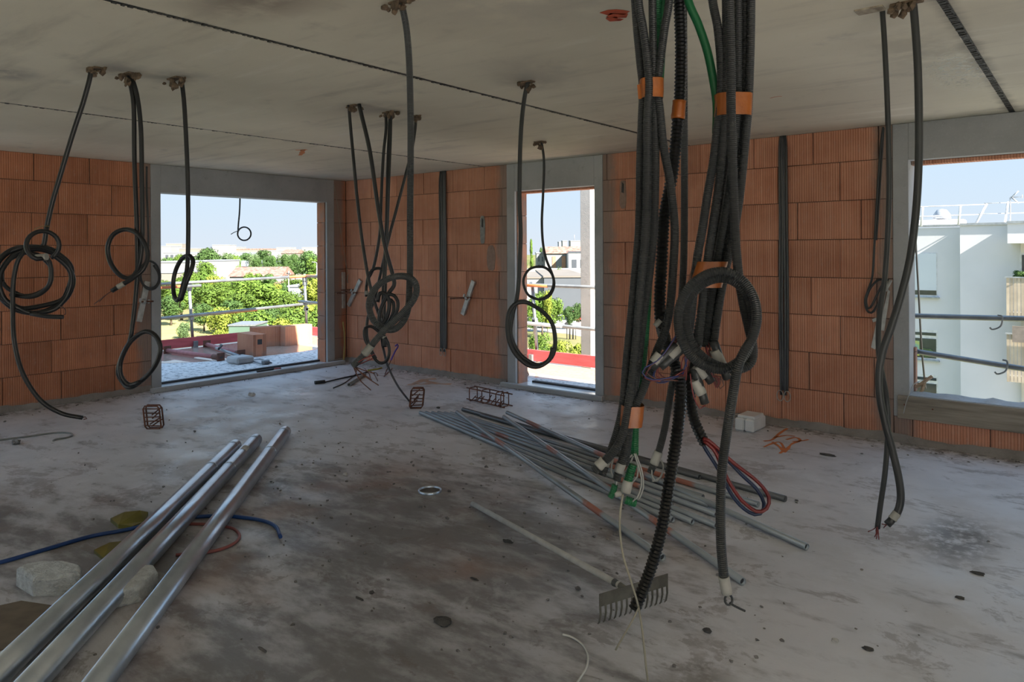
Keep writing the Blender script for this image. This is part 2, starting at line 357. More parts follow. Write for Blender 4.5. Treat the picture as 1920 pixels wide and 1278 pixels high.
def floor_material():
    m, g, b = newmat('floor_concrete', 0.72, 0.45); geo = g.n('ShaderNodeNewGeometry'); pos = geo.outputs['Position']
    big = g.noise(pos, 0.75, 5, 0.6); mid = g.noise(pos, 2.6, 7, 0.62, 0.3); fin = g.noise(pos, 14, 7, 0.68); sp_ = g.noise(pos, 70, 4, 0.6)
    dr = g.noise(g.mapping(pos, (1.0, 2.2, 1), rot=(0, 0, math.radians(-36))), 3.0, 7, 0.65)
    c = g.mix(g.smooth(big, 0.3, 0.7), (0.62, 0.62, 0.66), (0.76, 0.76, 0.80)); c = g.mix(g.smooth(mid, 0.42, 0.75, 0, 0.5), c, (0.54, 0.52, 0.52))
    # broad trodden, dirty brown field; its near side also paints the light's fall-off
    dirt_shade = g.blob(pos, (5.1, -3.5), 2.3, 1.6, 0.15)
    for (cc, rx, ry) in (((6.0, -4.7), 1.7, 1.5), ((4.2, -4.6), 1.5, 1.0), ((7.5, -4.7), 1.1, 1.0), ((3.2, -5.2), 1.5, 0.9)): dirt_shade = g.math('MAXIMUM', dirt_shade, g.blob(pos, cc, rx, ry, 0.1))
    k = g.smooth(g.math('ADD', dr, g.math('MULTIPLY', dirt_shade, 0.24)), 0.52, 0.80)
    c = g.mix(g.math('MULTIPLY', k, 0.85), c, (0.15, 0.138, 0.135)); c = g.mix(g.math('MULTIPLY', dirt_shade, 0.5), c, (0.195, 0.185, 0.188))
    # flaking crust with crisp edges
    fk = g.noise(g.mapping(pos, (1, 1.6, 1), rot=(0, 0, math.radians(-30))), 1.9, 9, 0.72, 0.5); fe = g.math('MULTIPLY', g.smooth(fk, 0.545, 0.585), g.smooth(fin, 0.36, 0.52)); c = g.mix(g.math('MULTIPLY', fe, g.math('ADD', 0.42, g.math('MULTIPLY', dirt_shade, 0.35))), c, (0.19, 0.165, 0.155))
    lt = g.smooth(g.noise(pos, 3.3, 8, 0.7, 0.3), 0.56, 0.66, 0, 0.45); c = g.mix(g.math('MULTIPLY', lt, g.math('SUBTRACT', 1.0, g.math('MULTIPLY', dirt_shade, 0.6))), c, (0.78, 0.78, 0.82))
    # brick-red dust
    rd = g.math('MULTIPLY', g.smooth(g.noise(pos, 1.3, 4), 0.5, 0.72, 0, 0.55), dirt_shade); c = g.mix(rd, c, (0.40, 0.24, 0.18))
    # small dark flecks and flaking crust
    fl = g.smooth(fin, 0.62, 0.72, 0, 0.75); fl = g.math('MULTIPLY', fl, g.smooth(mid, 0.42, 0.62)); c = g.mix(fl, c, (0.115, 0.10, 0.09))
    c = g.mix(g.smooth(sp_, 0.70, 0.78, 0, 0.6), c, (0.14, 0.12, 0.11))
    # dark oily patches at the right, clean wet-looking strip beside them
    for (cc, rx, ry, kk, col) in (((7.45, -1.9), 0.26, 0.55, 0.8, (0.15, 0.14, 0.135)), ((7.35, -4.35), 0.40, 0.16, 0.8, (0.17, 0.15, 0.13)), ((6.95, -3.95), 0.17, 0.30, 0.7, (0.22, 0.195, 0.17)), ((6.1, -1.5), 0.5, 0.22, 0.5, (0.26, 0.23, 0.21)), ((3.0, -3.9), 0.5, 0.25, 0.5, (0.25, 0.22, 0.2))):
        e_ = g.math('MULTIPLY', g.blob(pos, cc, rx, ry, 0.2), g.smooth(fin, 0.34, 0.56, 0, kk)); c = g.mix(e_, c, col)
    # grey crumbs along the foot of both walls
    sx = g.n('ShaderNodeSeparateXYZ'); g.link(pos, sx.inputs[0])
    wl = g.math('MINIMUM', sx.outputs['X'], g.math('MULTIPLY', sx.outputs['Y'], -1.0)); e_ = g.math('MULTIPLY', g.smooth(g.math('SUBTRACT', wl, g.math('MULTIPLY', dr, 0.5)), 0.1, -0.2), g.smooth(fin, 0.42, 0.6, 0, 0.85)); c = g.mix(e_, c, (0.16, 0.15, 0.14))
    g.link(c, b.inputs['Base Color']); g.link(g.smooth(mid, 0.3, 0.7, 0.36, 0.7), b.inputs['Roughness'])
    h = g.math('ADD', g.math('MULTIPLY', mid, 0.6), g.math('ADD', g.math('MULTIPLY', fin, 0.5), g.math('MULTIPLY', sp_, 0.2))); g.link(g.bump(h, 0.35, 0.012), b.inputs['Normal']); return m
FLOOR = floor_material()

def terrace_material():
    m, g, b = newmat('terrace_screed', 0.7, 0.4); geo = g.n('ShaderNodeNewGeometry'); pos = geo.outputs['Position']
    mid = g.noise(pos, 2.1, 6, 0.6, 0.4); fin = g.noise(pos, 16, 6, 0.7)
    c = g.mix(g.smooth(mid, 0.3, 0.7), (0.74, 0.74, 0.74), (0.86, 0.86, 0.86)); c = g.mix(g.smooth(fin, 0.50, 0.62, 0, 0.85), c, (0.16, 0.17, 0.19))
    # standing water further out, dusty grit near the doorways
    far = g.math('MAXIMUM', g.blob(pos, (-2.6, 0.0), 1.5, 2.4, 0.75), g.blob(pos, (2.4, 1.35), 2.6, 0.95, 0.75)); wet = g.smooth(g.math('ADD', g.math('MULTIPLY', mid, 0.6), far), 0.75, 1.0)
    c = g.mix(g.math('MULTIPLY', wet, 0.85), c, (0.46, 0.33, 0.24)); g.link(c, b.inputs['Base Color'])
    g.link(g.math('SUBTRACT', 0.75, g.math('MULTIPLY', wet, 0.71)), b.inputs['Roughness'])
    h = g.math('MULTIPLY', g.math('ADD', mid, fin), g.math('SUBTRACT', 1.0, wet)); g.link(g.bump(h, 0.4, 0.012), b.inputs['Normal']); return m
TERRACE = terrace_material()

# ------------------------------------------------------------------ room shell
XE, YB, WT = 12.2, -9.2, 0.20          # far ends of the room behind the camera, wall thickness
mb = MB()
mb.add([(0, YB, 0), (XE, YB, 0), (XE, 0, 0), (0, 0, 0)], [(0, 1, 2, 3)])
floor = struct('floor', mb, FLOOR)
# ceiling: precast slab panels with open joints between them
mb = MB(); mb.box((-WT, YB, H + 0.045), (XE + WT, WT, H + 0.05)); ceiling = struct('ceiling', mb, mat('joint_shadow_concrete', (0.05, 0.048, 0.042), (0.03, 0.03, 0.027), bump=0.5))
JX = (2.54, 5.06, 7.55)
edges = [-WT] + [j for j in JX] + [XE + WT]
for i in range(4):
    a = edges[i] + (0.017 if i else 0); b_ = edges[i + 1] - (0.017 if i < 3 else 0)
    MB().bbox((a, YB, H), (b_, WT, H + 0.045), 0.003).build('slab_panel', CEIL, ceiling)
JF = mat('joint_filler', (0.030, 0.028, 0.025), (0.012, 0.012, 0.011), rough=0.5, scale=60, bump=1.0, bscale=80)
for i, j in enumerate(JX):
    mb = MB(); rnd = random.Random(i); y = -8.8
    mb.box((j - 0.017, YB, H + 0.003), (j + 0.017, WT, H + 0.044))  # dark strip covers the lit panel sides, standing in for shade in the joint
    while y < -0.05:                                    # crimped foam and mortar crumbs pressed into the joint
        L_ = 0.022 + rnd.random() * 0.02
        if rnd.random() > 0.1: mb.box((j - 0.016, y, H - 0.002 + rnd.random() * 0.004), (j + rnd.uniform(0.006, 0.016), y + L_ * 0.55, H + 0.006))
        y += L_
    o = mb.build('joint_filler', JF, ceiling); o['kind'] = 'stuff'
# roof slab above and the floor slab below
mb = MB(); mb.bbox((-1.2, -1.33, H + 0.055), (-0.1, -1.11, H + 0.26), 0.01); struct('trim_10', mb, CONC_OUT)
struct('trim_9', MB().bbox((-WT, YB - 0.1, H + 0.05), (XE + WT, WT, H + 0.27), 0.01), CONC_OUT)

ZK = [H] + [2.2093 - 0.314 * k for k in range(8)]
ZK[8] = 0.0113
# wall at the long side (plane y = 0) with door opening and window opening
D0, D1, DZ = 2.985, 4.03, 2.167
W0, W1, WZ0, WZ1 = 6.89, 11.4, 0.375, 2.185  # window's right end is out of view, widened to let in more daylight
mb = MB()
for a, b_ in (((-WT, 0.012, 0), (D0 - 0.004, WT, H)), ((D1 + 0.004, 0.012, 0), (W0 - 0.004, WT, H)), ((D0 - 0.01, 0.012, DZ + 0.004), (D1 + 0.01, WT, H)), ((W0 - 0.01, 0.012, WZ1 + 0.004), (W1 + 0.01, WT, H)), ((W0 - 0.01, 0.012, 0), (W1 + 0.01, WT, WZ0 - 0.02)), ((W1 + 0.004, 0.012, 0), (XE, WT, H))): mb.box(a, b_)
JOINT = mat('dark_joint_mortar', (0.16, 0.095, 0.07), (0.09, 0.055, 0.04), scale=20)
wall_right = struct('wall_right', mb, JOINT)
# wall with the wide terrace opening (plane x = 0)
L0, L1, LZ = -2.525, -0.318, 2.167
mb = MB()
for a, b_ in (((-WT, YB, 0), (-0.012, -8.9, H)), ((-WT, -4.9, 0), (-0.012, L0 - 0.004, H)), ((-WT, -8.9, LZ), (-0.012, -4.9, H)), ((-WT, L1 + 0.004, 0), (-0.012, 0.0, H)), ((-WT + 0.004, L0 - 0.01, LZ + 0.004), (-0.012, L1 + 0.01, H))): mb.box(a, b_)  # second opening, out of view, added to let in more daylight
wall_left = struct('wall_left', mb, JOINT)
# unseen walls and columns behind the camera, gaps shaped for the light they admit
mb = MB()
for (cx_, cy_) in ((XE - 0.1, -0.2), (XE - 0.1, -4.6), (XE - 0.1, YB + 0.2), (6.0, YB + 0.2), (0.1, YB + 0.2)): mb.bbox((cx_ - 0.15, cy_ - 0.15, 0), (cx_ + 0.15, cy_ + 0.15, H), 0.01)
mb.box((3.5, YB, 0), (9.0, YB + 0.2, H)); mb.box((XE, -5.6, 0), (XE + WT, WT, H)); struct("wall_back", mb, CONC_FRAME)

_bm_cache = {}
def brick_mesh(L_, Hh, m):
    k = (round(L_, 4), round(Hh, 4), m.name)
    if k not in _bm_cache: _bm_cache[k] = mesh_of(MB().bbox((-L_ / 2, -0.012, -Hh / 2), (L_ / 2, 0.012, Hh / 2), 0.0025), 'brick', m)
    return _bm_cache[k]
rb = random.Random(5)
def lay(wall, horiz, s0, s1, offs, m, courses=range(8), zcut=None):
    """bricks between s0 and s1 along the wall; offs: joint offset for each course"""
    for k in courses:
        z1, z0 = ZK[k], ZK[k + 1]
        if zcut is not None: z1 = min(z1, zcut)
        if z1 - z0 < 0.03: continue
        js = [s0]; s = offs[k] + math.floor((s0 - offs[k]) / 0.5) * 0.5 + 0.5
        while s < s1 - 0.04:
            if s > s0 + 0.04: js.append(s)
            s += 0.5
        js.append(s1)
        for a, b_ in zip(js[:-1], js[1:]):
            L_ = b_ - a - rb.choice((0.004, 0.006, 0.009)); hh = z1 - z0 - 0.005; pr = rb.uniform(-0.0025, 0.0025); c = (a + b_) / 2; zc = (z0 + z1) / 2
            me = brick_mesh(L_, hh, m)
            if horiz == 'R': inst('brick', me, wall, (c, 0.012 + pr, zc), (rb.uniform(-.002, .002), 0, 0))
            else: inst('brick', me, wall, (-0.012 + pr, -c, zc), (0, rb.uniform(-.002, .002), math.pi / 2))
lay(wall_right, 'R', 0.0, 2.87, [.035, .30, .016, .10, .25, .49, .236, .48], BRICK_R)
lay(wall_right, 'R', 4.13, 6.78, [.18, .39, .05, .39, .16, .39, .14, .41], BRICK_R)
lay(wall_right, 'R', 6.78, 11.4, [.18, .39, .05, .39, .16, .39, .14, .41], BRICK_R, courses=(7,), zcut=0.20)
lay(wall_left, 'L', 2.63, 4.9, [.245, .032, .267, .02, .25, .016, .10, .013], BRICK_L)
lay(wall_left, 'L', 0.0, 0.2, [.25] * 8, BRICK_L)
# brick courses in the reveals of the openings (seen beside the concrete posts)
def reveal(wall, horiz, s, t0, t1, z0, z1, m):
    z = z0
    while z < z1 - 0.02:
        zt = min(z + 0.314, z1); me = brick_mesh(t1 - t0 - 0.002, zt - z - 0.005, m); c = (t0 + t1) / 2; zc = (z + zt) / 2
        if horiz == 'R': inst('reveal_brick', me, wall, (s + 0.002, c, zc), (0, 0, math.pi / 2))
        else: inst('reveal_brick', me, wall, (-c, s - 0.002, zc), (0, 0, 0))
        z = zt
reveal(wall_right, 'R', D0, 0.035, WT, 0.012, DZ, BRICK_R)
reveal(wall_left, 'L', L1, 0.03, WT, 0.012, LZ, BRICK_L)
reveal(wall_right, 'R', W0, 0.16, WT + 0.03, WZ0, WZ0 + 0.35, BRICK_R)
# thin terracotta soffit strips along the outer edge of the lintels
for (a, b_) in (((D0, 0.10, DZ - 0.022), (D1, WT, DZ)), ((W0, 0.10, WZ1 - 0.03), (W1, WT, WZ1))): MB().bbox(a, b_, 0.003).build('soffit_tile', BRICK_R, wall_right)
# concrete surrounds
mb = MB(); mb.bbox((-0.10, -2.63, 0), (0.004, L0, H - 0.002), 0.003); mb.bbox((-0.10, L1, 0), (0.004, -0.2, H - 0.002), 0.003); mb.bbox((-WT, L0, LZ), (0.005, L1, H - 0.002), 0.003); struct('trim_1', mb, CONC_FRAME)
mb = MB(); mb.bbox((2.87, -0.004, 0), (D0, 0.034, H - 0.002), 0.003); mb.bbox((D1, -0.004, 0), (4.13, 0.12, H - 0.002), 0.003); mb.bbox((D0, -0.005, DZ), (D1, 0.10, H - 0.002), 0.003); struct('trim_2', mb, CONC_FRAME)
mb = MB(); mb.bbox((6.78, -0.004, 0.20), (W0, 0.232, H - 0.002), 0.003); mb.bbox((W0, -0.005, WZ1), (W1, 0.10, H - 0.002), 0.003); mb.bbox((W1, -0.004, 0.2), (W1 + 0.11, 0.14, H - 0.002), 0.003); struct('trim_3', mb, CONC_FRAME)
# rough concrete sill behind the wooden shutter board
mb = MB(); n = 60; rs = random.Random(3); top = [(W0 + (W1 - W0) * i / n, WZ0 + rs.uniform(0.0, 0.028)) for i in range(n + 1)]
for i in range(n):
    (xa, za), (xb, zb) = top[i], top[i + 1]
    mb.add([(xa, 0.0, 0.2), (xb, 0.0, 0.2), (xb, WT + 0.03, 0.2), (xa, WT + 0.03, 0.2), (xa, 0.0, WZ0 - 0.004), (xb, 0.0, WZ0 - 0.004), (xb, WT * 0.6, zb), (xa, WT * 0.6, za), (xb, WT + 0.03, WZ0 - 0.01), (xa, WT + 0.03, WZ0 - 0.01)], [(0, 1, 5, 4), (4, 5, 6, 7), (7, 6, 8, 9), (9, 8, 2, 3)])
struct('trim_4', mb, concrete('sill_concrete', (0.55, 0.57, 0.60), (0.42, 0.44, 0.46), (0.2, 0.2, 0.2), 5, pits=False, bump=0.7))
# mortar fillets where the bricks meet the floor
def fillet(name, horiz, s0, s1, seed):
    mb = MB(); r_ = random.Random(seed); n = max(2, int((s1 - s0) / 0.04)); prof = []
    for i in range(n + 1):
        s = s0 + (s1 - s0) * i / n; w_ = 0.035 + 0.03 * mnoise.noise(Vector((s * 3, seed, 0))) + r_.uniform(0, 0.012); h = 0.055 + 0.03 * mnoise.noise(Vector((s * 2.3, seed + 9, 4))) + r_.uniform(-.006, .006)
        prof.append((s, max(w_, 0.012), max(h, 0.02)))
    for (a, wa, ha), (b_, wb, hb) in zip(prof[:-1], prof[1:]):
        P = [(a, 0.003, ha), (b_, 0.003, hb), (b_, wb * 0.4, hb * 0.72), (a, wa * 0.4, ha * 0.72), (b_, wb, 0.001), (a, wa, 0.001)]
        if horiz == 'R': V_ = [(s, -t, z) for s, t, z in P]
        else: V_ = [(t, -s, z) for s, t, z in P]
        mb.add(V_, [(0, 1, 2, 3), (3, 2, 4, 5)])
    return struct(name, mb, MORTAR)
fillet('baseboard_right', 'R', 0.0, 2.86, 1); fillet('trim_5', 'R', 4.14, 11.4, 2); fillet('baseboard_left', 'L', 2.64, 4.9, 3); fillet('trim_6', 'L', 0.0, 0.22, 4)

# thresholds
SILL_WOOD = mat('grey_formwork_wood', (0.42, 0.40, 0.37), (0.26, 0.24, 0.22), stretch=(1, 8, 8), scale=5, bump=0.4)
METAL_WET = mat('wet_screed', (0.80, 0.82, 0.84), (0.62, 0.65, 0.68), rough=0.14, scale=9, spec=0.9, bump=0.15)
DARK_EDGE = mat('dark_rebate', (0.06, 0.06, 0.065), (0.03, 0.03, 0.03), rough=0.6)
mb = MB(); mb.bbox((0.15, -2.72, 0.0), (0.205, -0.18, 0.052), 0.006); o = struct('trim_7', mb, CONC_FRAME)
MB().box((-0.15, L0, 0.0), (0.15, L1, 0.022)).build('wet_strip', METAL_WET, o); MB().bbox((-0.205, L0 - 0.05, 0.0), (-0.15, L1 + 0.02, 0.045), 0.004).build('rebate_edge', DARK_EDGE, o)
mb = MB(); mb.bbox((2.88, -0.15, 0.0), (4.20, -0.095, 0.05), 0.006); o = struct('trim_8', mb, CONC_FRAME)
MB().box((D0, -0.095, 0.0), (D1, 0.19, 0.02)).build('wet_strip', METAL_WET, o); MB().bbox((D0 + 0.08, 0.19, 0.0), (D1 + 0.05, 0.25, 0.04), 0.004).build('rebate_edge', DARK_EDGE, o)

# terrace slab round the corner, open to the sky
mb = MB(); mb.box((-3.2, -9.0, -0.25), (-WT, 1.6, 0.0)); mb.box((-WT, WT, -0.25), (5.2, 1.6, 0.0)); mb.box((-WT, -9.2, -0.25), (0.0, WT, -0.001)); mb.box((0, 0, -0.25), (5.2, WT, -0.001)); struct('terrace_floor', mb, TERRACE)
mb = MB(); mb.box((0, YB - 3.4, -0.25), (XE + 4.0, YB, 0.0)); mb.box((XE, YB, -0.25), (XE + 4.0, 0, -0.0)); struct('rear_bounce_floor', mb, concrete('pale_bounce_screed', (0.66, 0.65, 0.64), (0.58, 0.57, 0.56), (0.45, 0.44, 0.43)))  # unseen sunlit slab, added to bounce light into the room

# ------------------------------------------------------------------ ground outside
GZ = -9.0
def ground_material():
    m, g, b = newmat('outdoor_ground', 1.0, 0.05); geo = g.n('ShaderNodeNewGeometry'); pos = geo.outputs['Position']
    n1 = g.noise(pos, 0.05, 5); n2 = g.noise(pos, 0.6, 6, 0.7)
    c = g.mix(g.smooth(n1, 0.45, 0.58), (0.11, 0.13, 0.05), (0.21, 0.19, 0.10)); c = g.mix(g.smooth(n2, 0.45, 0.75, 0, 0.5), c, (0.08, 0.105, 0.028)); g.link(c, b.inputs['Base Color']); return m
struct('bounce_ground', MB().add([(5.5, 2.2, GZ + 0.05), (60, 2.2, GZ + 0.05), (60, 60, GZ + 0.05), (5.5, 60, GZ + 0.05)], [(0, 1, 2, 3)]), mat('neutral_bounce_grey', (0.30, 0.30, 0.31), (0.25, 0.25, 0.26), scale=0.5, rough=0.95))  # unseen grey ground, added to keep bounce on the white building neutral
mb = MB(); mb.add([(-1500, -1500, GZ), (1500, -1500, GZ), (1500, 1500, GZ), (-1500, 1500, GZ)], [(0, 1, 2, 3)]); struct('ground', mb, ground_material())

# ------------------------------------------------------------------ terrace edge protection
RED_BOARD = mat('red_painted_board', (0.62, 0.125, 0.14), (0.50, 0.09, 0.10), rough=0.75, stretch=(1, 1, 6), scale=3, bump=0.2)
RAIL = mat('scaffold_tube', (0.34, 0.36, 0.38), (0.25, 0.27, 0.29), rough=0.4, metal=0.6, scale=9); ORANGE_PAINT = mat('orange_tube_paint', (0.62, 0.19, 0.07), (0.5, 0.14, 0.05), rough=0.6)
t = thing('toe_board', (-3.13, -2.0, 0), 'long red-painted toe board along the terrace edge beyond the wide opening', 'board', 'red toe boards of the terrace')
MB().bbox((-3.145, -6.5, 0.012), (-3.115, 1.50, 0.162), 0.003).build('board', RED_BOARD, t)
for y in (-0.55, -3.0): MB().bbox((-3.112, y - 0.035, 0.0), (-3.075, y + 0.035, 0.10), 0.003).build('clip', RAIL, t)
t = thing('toe_board', (1.0, 1.52, 0), 'long red-painted toe board along the terrace edge beyond the narrow doorway', 'board', 'red toe boards of the terrace')
MB().bbox((-3.11, 1.50, 0.012), (5.2, 1.53, 0.162), 0.003).build('board', RED_BOARD, t)
for x in (2.06, -0.6): MB().bbox((x - 0.03, 1.46, 0.0), (x + 0.03, 1.497, 0.10), 0.003).build('clip', RAIL, t)
def guard(label, posts, rails, painted=()):
    a = posts[0][0]; t = thing('guard_rail', (a.x, a.y, 0), label, 'railing', 'tubular guard rails of the terrace')
    for (p, q) in posts: MB().tube([p, q], 0.0245, n=10).build('post', RAIL, t)
    for (p, q) in rails: MB().tube([p, q], 0.0245, n=10).build('rail', RAIL, t)
    for (p, q) in painted: MB().tube([p, q], 0.0256, n=10).build('painted_length', ORANGE_PAINT, t)
    for (p, q) in posts:
        for (r0, r1) in rails:
            zc = 0.5 * (r0.z + r1.z); k = (zc - p.z) / (q.z - p.z)
            if -0.1 < k < 1.1: c = p.lerp(q, k); MB().bbox((c.x - 0.035, c.y - 0.035, zc - 0.035), (c.x + 0.035, c.y + 0.035, zc + 0.035), 0.01).build('coupler', RAIL, t)
XL = -3.19
V = Vector
yA = on_plane(0, XL, 362, 632).y; yB = on_plane(0, XL, 573, 600).y
guard('tubular guard rail with two posts beyond the wide opening', [(V((XL, yA, 0.0)), V((XL - 0.03, yA - 0.05, 1.05))), (V((XL, yB + 0.03, 0.0)), V((XL, yB - 0.02, 1.10))), (V((XL, -3.2, 0.0)), V((XL, -3.2, 1.05)))],
      [(V((XL + 0.03, -6.5, 0.93)), V((XL + 0.03, 2.2, 1.075))), (V((XL + 0.03, -6.5, 0.36)), V((XL + 0.03, 2.2, 0.575))), (V((XL - 0.035, -6.5, 0.41)), V((XL - 0.035, 0.0, 0.50))), (V((XL + 0.075, -6.5, 0.88)), V((XL + 0.075, -0.45, 0.975)))],
      [(V((XL + 0.03, 1.2, 1.058)), V((XL + 0.03, 1.75, 1.068))), (V((XL - 0.035, -0.2, 0.5)), V((XL - 0.035, 0.6, 0.515))), (V((XL + 0.075, -1.3, 0.963)), V((XL + 0.075, -0.75, 0.972)))])
YR = 1.58
guard('tubular guard rail crossing the narrow doorway view', [(V((on_plane(1, YR, 1008, 655).x, YR, 0.0)), V((on_plane(1, YR, 998, 540).x, YR, 1.08))), (V((4.9, YR, 0)), V((4.9, YR, 1.08))), (V((-0.9, YR, 0)), V((-0.9, YR, 1.08)))],
      [(V((-3.3, YR - 0.03, 1.06)), V((5.2, YR - 0.03, 1.02))), (V((-3.3, YR - 0.03, 0.60)), V((5.2, YR - 0.03, 0.46))), (V((-3.3, YR - 0.08, 0.60)), V((2.55, YR - 0.08, 0.505)))], [(V((1.6, YR - 0.03, 1.035)), V((2.3, YR - 0.03, 1.031)))])
# two props across the right window
t = thing('window_barrier', (7.6, 0.33, 0.6), 'two horizontal steel tubes across the right window opening', 'railing')
for (z0, z1) in ((0.957, 0.975), (0.675, 0.60)): MB().tube([(6.84, 0.33, z0), (9.5, 0.33, z0 + (z1 - z0) * 3.5)], 0.021, n=12).build('tube', RAIL, t)
MB().tube([(6.86, 0.30, 0.673), (6.86, 0.36, 0.673)], 0.034, n=10).build('end_cap', RAIL, t)
for (x, z) in ((7.43, 0.935), (7.46, 0.60)): MB().tube(spline([(x, 0.30, z + 0.06), (x + 0.03, 0.298, z + 0.05), (x + 0.02, 0.30, z - 0.02), (x - 0.03, 0.30, z - 0.05), (x - 0.05, 0.30, z - 0.035)], 0.01), 0.007, n=6).build('hook', RAIL, t)

# loose bricks on the terrace
_lb = mesh_of(MB().bbox((-0.25, -0.1, 0), (0.25, 0.1, 0.314), 0.003), 'loose_brick', BRICK_OUT)
def loose_brick(c, ang, label, hole=False):
    o = bpy.data.objects.new('loose_brick', _lb); COL.objects.link(o); o.location = c; o.rotation_euler = (0, 0, ang); tag(o, label, 'brick', 'terracotta bricks standing on the terrace'); ORI[o.name] = Vector((0, 0, 0))
    if hole:
        for (y0, z0) in ((0.0, 0.21),): sub_(o, MB().box((0.2505, y0 - 0.035, z0 - 0.04), (0.252, y0 + 0.035, z0 + 0.035)), 'hand_hole', DARK_EDGE)
        sub_(o, MB().box((0.25, -0.1, 0.0), (0.253, -0.062, 0.314)), 'end_rib', BRICK_OUT); sub_(o, MB().box((0.25, 0.05, 0.0), (0.253, 0.1, 0.314)), 'end_rib', BRICK_OUT)
    return o
def sub_(o, mb, name, m):
    c = bpy.data.objects.new(name, mesh_of(mb, name, m)); COL.objects.link(c); c.parent = o; return c
u1 = Vector((-0.997, 0.08, 0)); v1 = Vector((0.08, 0.997, 0)); c1 = Vector((-1.384, -0.576, 0)) + u1 * 0.25 + v1 * 0.1
loose_brick(c1, math.atan2(-u1.y, -u1.x), 'nearest terrace brick, turned to show its holed end', True)
pA = Vector((-2.159, 0.451, 0)); u2 = Vector((-0.30, -0.95, 0)).normalized(); c2 = pA + u2 * 0.25 + Vector((-0.95, 0.30, 0)) * 0.1; loose_brick(c2, math.atan2(u2.y, u2.x), 'terrace brick in shade, between the holed one and the sunlit one')
loose_brick(Vector((-2.135, 0.635, 0)), math.pi / 2 - 0.03, 'sunlit terrace brick standing farthest right')
# steel props lying on the terrace
PROP = mat('dull_red_prop', (0.50, 0.20, 0.20), (0.38, 0.15, 0.15), rough=0.65, scale=14)
RUST_OUT = mat('rust_brown', (0.20, 0.09, 0.06), (0.12, 0.06, 0.045), rough=0.85, scale=25)
def prop(a, b, label):
    a = V((*a, 0.045)); b = V((*b, 0.045)); dv = (b - a).normalized(); t = thing('steel_prop', (a.x, a.y, 0), label, 'steel prop', 'red steel props lying on the terrace')
    MB().tube([a, b], 0.032, n=12).build('tube', PROP, t); MB().tube([a, a + dv * 0.18], 0.04, n=12).build('collar', RUST_OUT, t)
    x = dv; y = V((0, 0, 1)).cross(x).normalized(); z = x.cross(y)
    for p in (a, b):
        M_ = Matrix(((x.x, y.x, z.x, p.x), (x.y, y.y, z.y, p.y), (x.z, y.z, z.z, p.z + 0.012), (0, 0, 0, 1))); MB().bbox((-0.006, -0.058, -0.055), (0.006, 0.058, 0.055), 0.004, M_).build('end_plate', RUST_OUT, t)
    MB().tube([a - dv * 0.007 + V((0, 0, 0.012)), a - dv * 0.0072 + V((0, 0, 0.0121))], 0.022, n=12).build('bore_shade', DARK_EDGE, t)  # dark disc on the plate stands in for the shaded hole
prop((-1.40, -1.06), (-2.75, -1.16), 'red steel prop lying nearest the wide opening')
prop((-1.46, -0.72), (-2.95, -0.44), 'red steel prop lying beside the holed brick')
t = thing('tool_bar', (-1.5, -0.9, 0), 'pale metal screed tool lying between the red props', 'tool')
M_ = Matrix.Translation((-1.02, -0.99, 0.05)) @ Matrix.Rotation(math.radians(2), 4, 'Z'); MB().bbox((-0.14, -0.13, -0.045), (0.14, 0.13, 0.045), 0.035, M_).build('float_pad', mat('light_grey_plastic', (0.50, 0.50, 0.50), rough=0.6), t)
MB().tube([(-1.1, -0.95, 0.08), (-2.0, -0.80, 0.10)], 0.022, n=8).build('handle', RAIL, t); MB().tube(spline([(-1.75, -0.90, 0.12), (-1.85, -0.80, 0.15), (-2.02, -0.72, 0.14)], 0.03), 0.016, n=8).build('grip', DARK_EDGE, t)
t = thing('metal_clamp', (-0.7, -0.93, 0), 'thin rectangular wire clamp lying on the terrace near the threshold', 'clamp'); mb = MB(); a, b = V((-0.62, -0.93, 0.02)), V((-1.05, -0.83, 0.02)); sdv = V((0.05, 0.13, 0)); mb.tube([a, a.lerp(b, .5), b, b + sdv, (a + sdv).lerp(b + sdv, .5), a + sdv], 0.010, n=6, closed=True); mb.build('frame', RAIL, t); MB().bbox((-0.66, -0.90, 0.0), (-0.60, -0.80, 0.06), 0.01).build('jaw', RAIL, t)
t = thing('trowel', (-0.02, -1.16, 0.022), 'black-handled trowel lying on the wet threshold', 'trowel'); MB().tube([(-0.02, -1.35, 0.035), (-0.02, -1.12, 0.035)], 0.014, n=8).build('handle', DARK_EDGE, t); MB().tube([(-0.02, -1.12, 0.036), (-0.02, -1.02, 0.034)], 0.011, n=8).build('ferrule', PROP, t); MB().bbox((-0.05, -1.02, 0.024), (0.01, -0.70, 0.028), 0.002).build('blade', RAIL, t)
t = thing('wood_stick', (2.95, 0.36, 0), 'short wooden stick leaning by the doorway reveal outside', 'stick'); MB().tube([on_floor(966, 716, 0.01), on_floor(990, 702, 0.02), V((2.55, 0.62, 0.22))], 0.016, n=5, smooth=False).build('stick', mat('stick_wood', (0.40, 0.27, 0.2), rough=0.8), t)
# concrete fin beyond the terrace
fx0 = on_plane(1, 2.1, 1088, 500).x; fx1 = on_plane(1, 2.1, 1108, 500).x
fy1 = 2.1
while True:
    q = V((fx1, fy1, 1.2)); dd = q - CAM
    if CX + F_PX * dd.dot(RT) / dd.dot(FWD) > 1117 or fy1 > 4: break
    fy1 += 0.02
struct('wall_outside', MB().bbox((fx0, 2.1, GZ), (fx1, fy1, 4.2), 0.01), CONC_OUT)

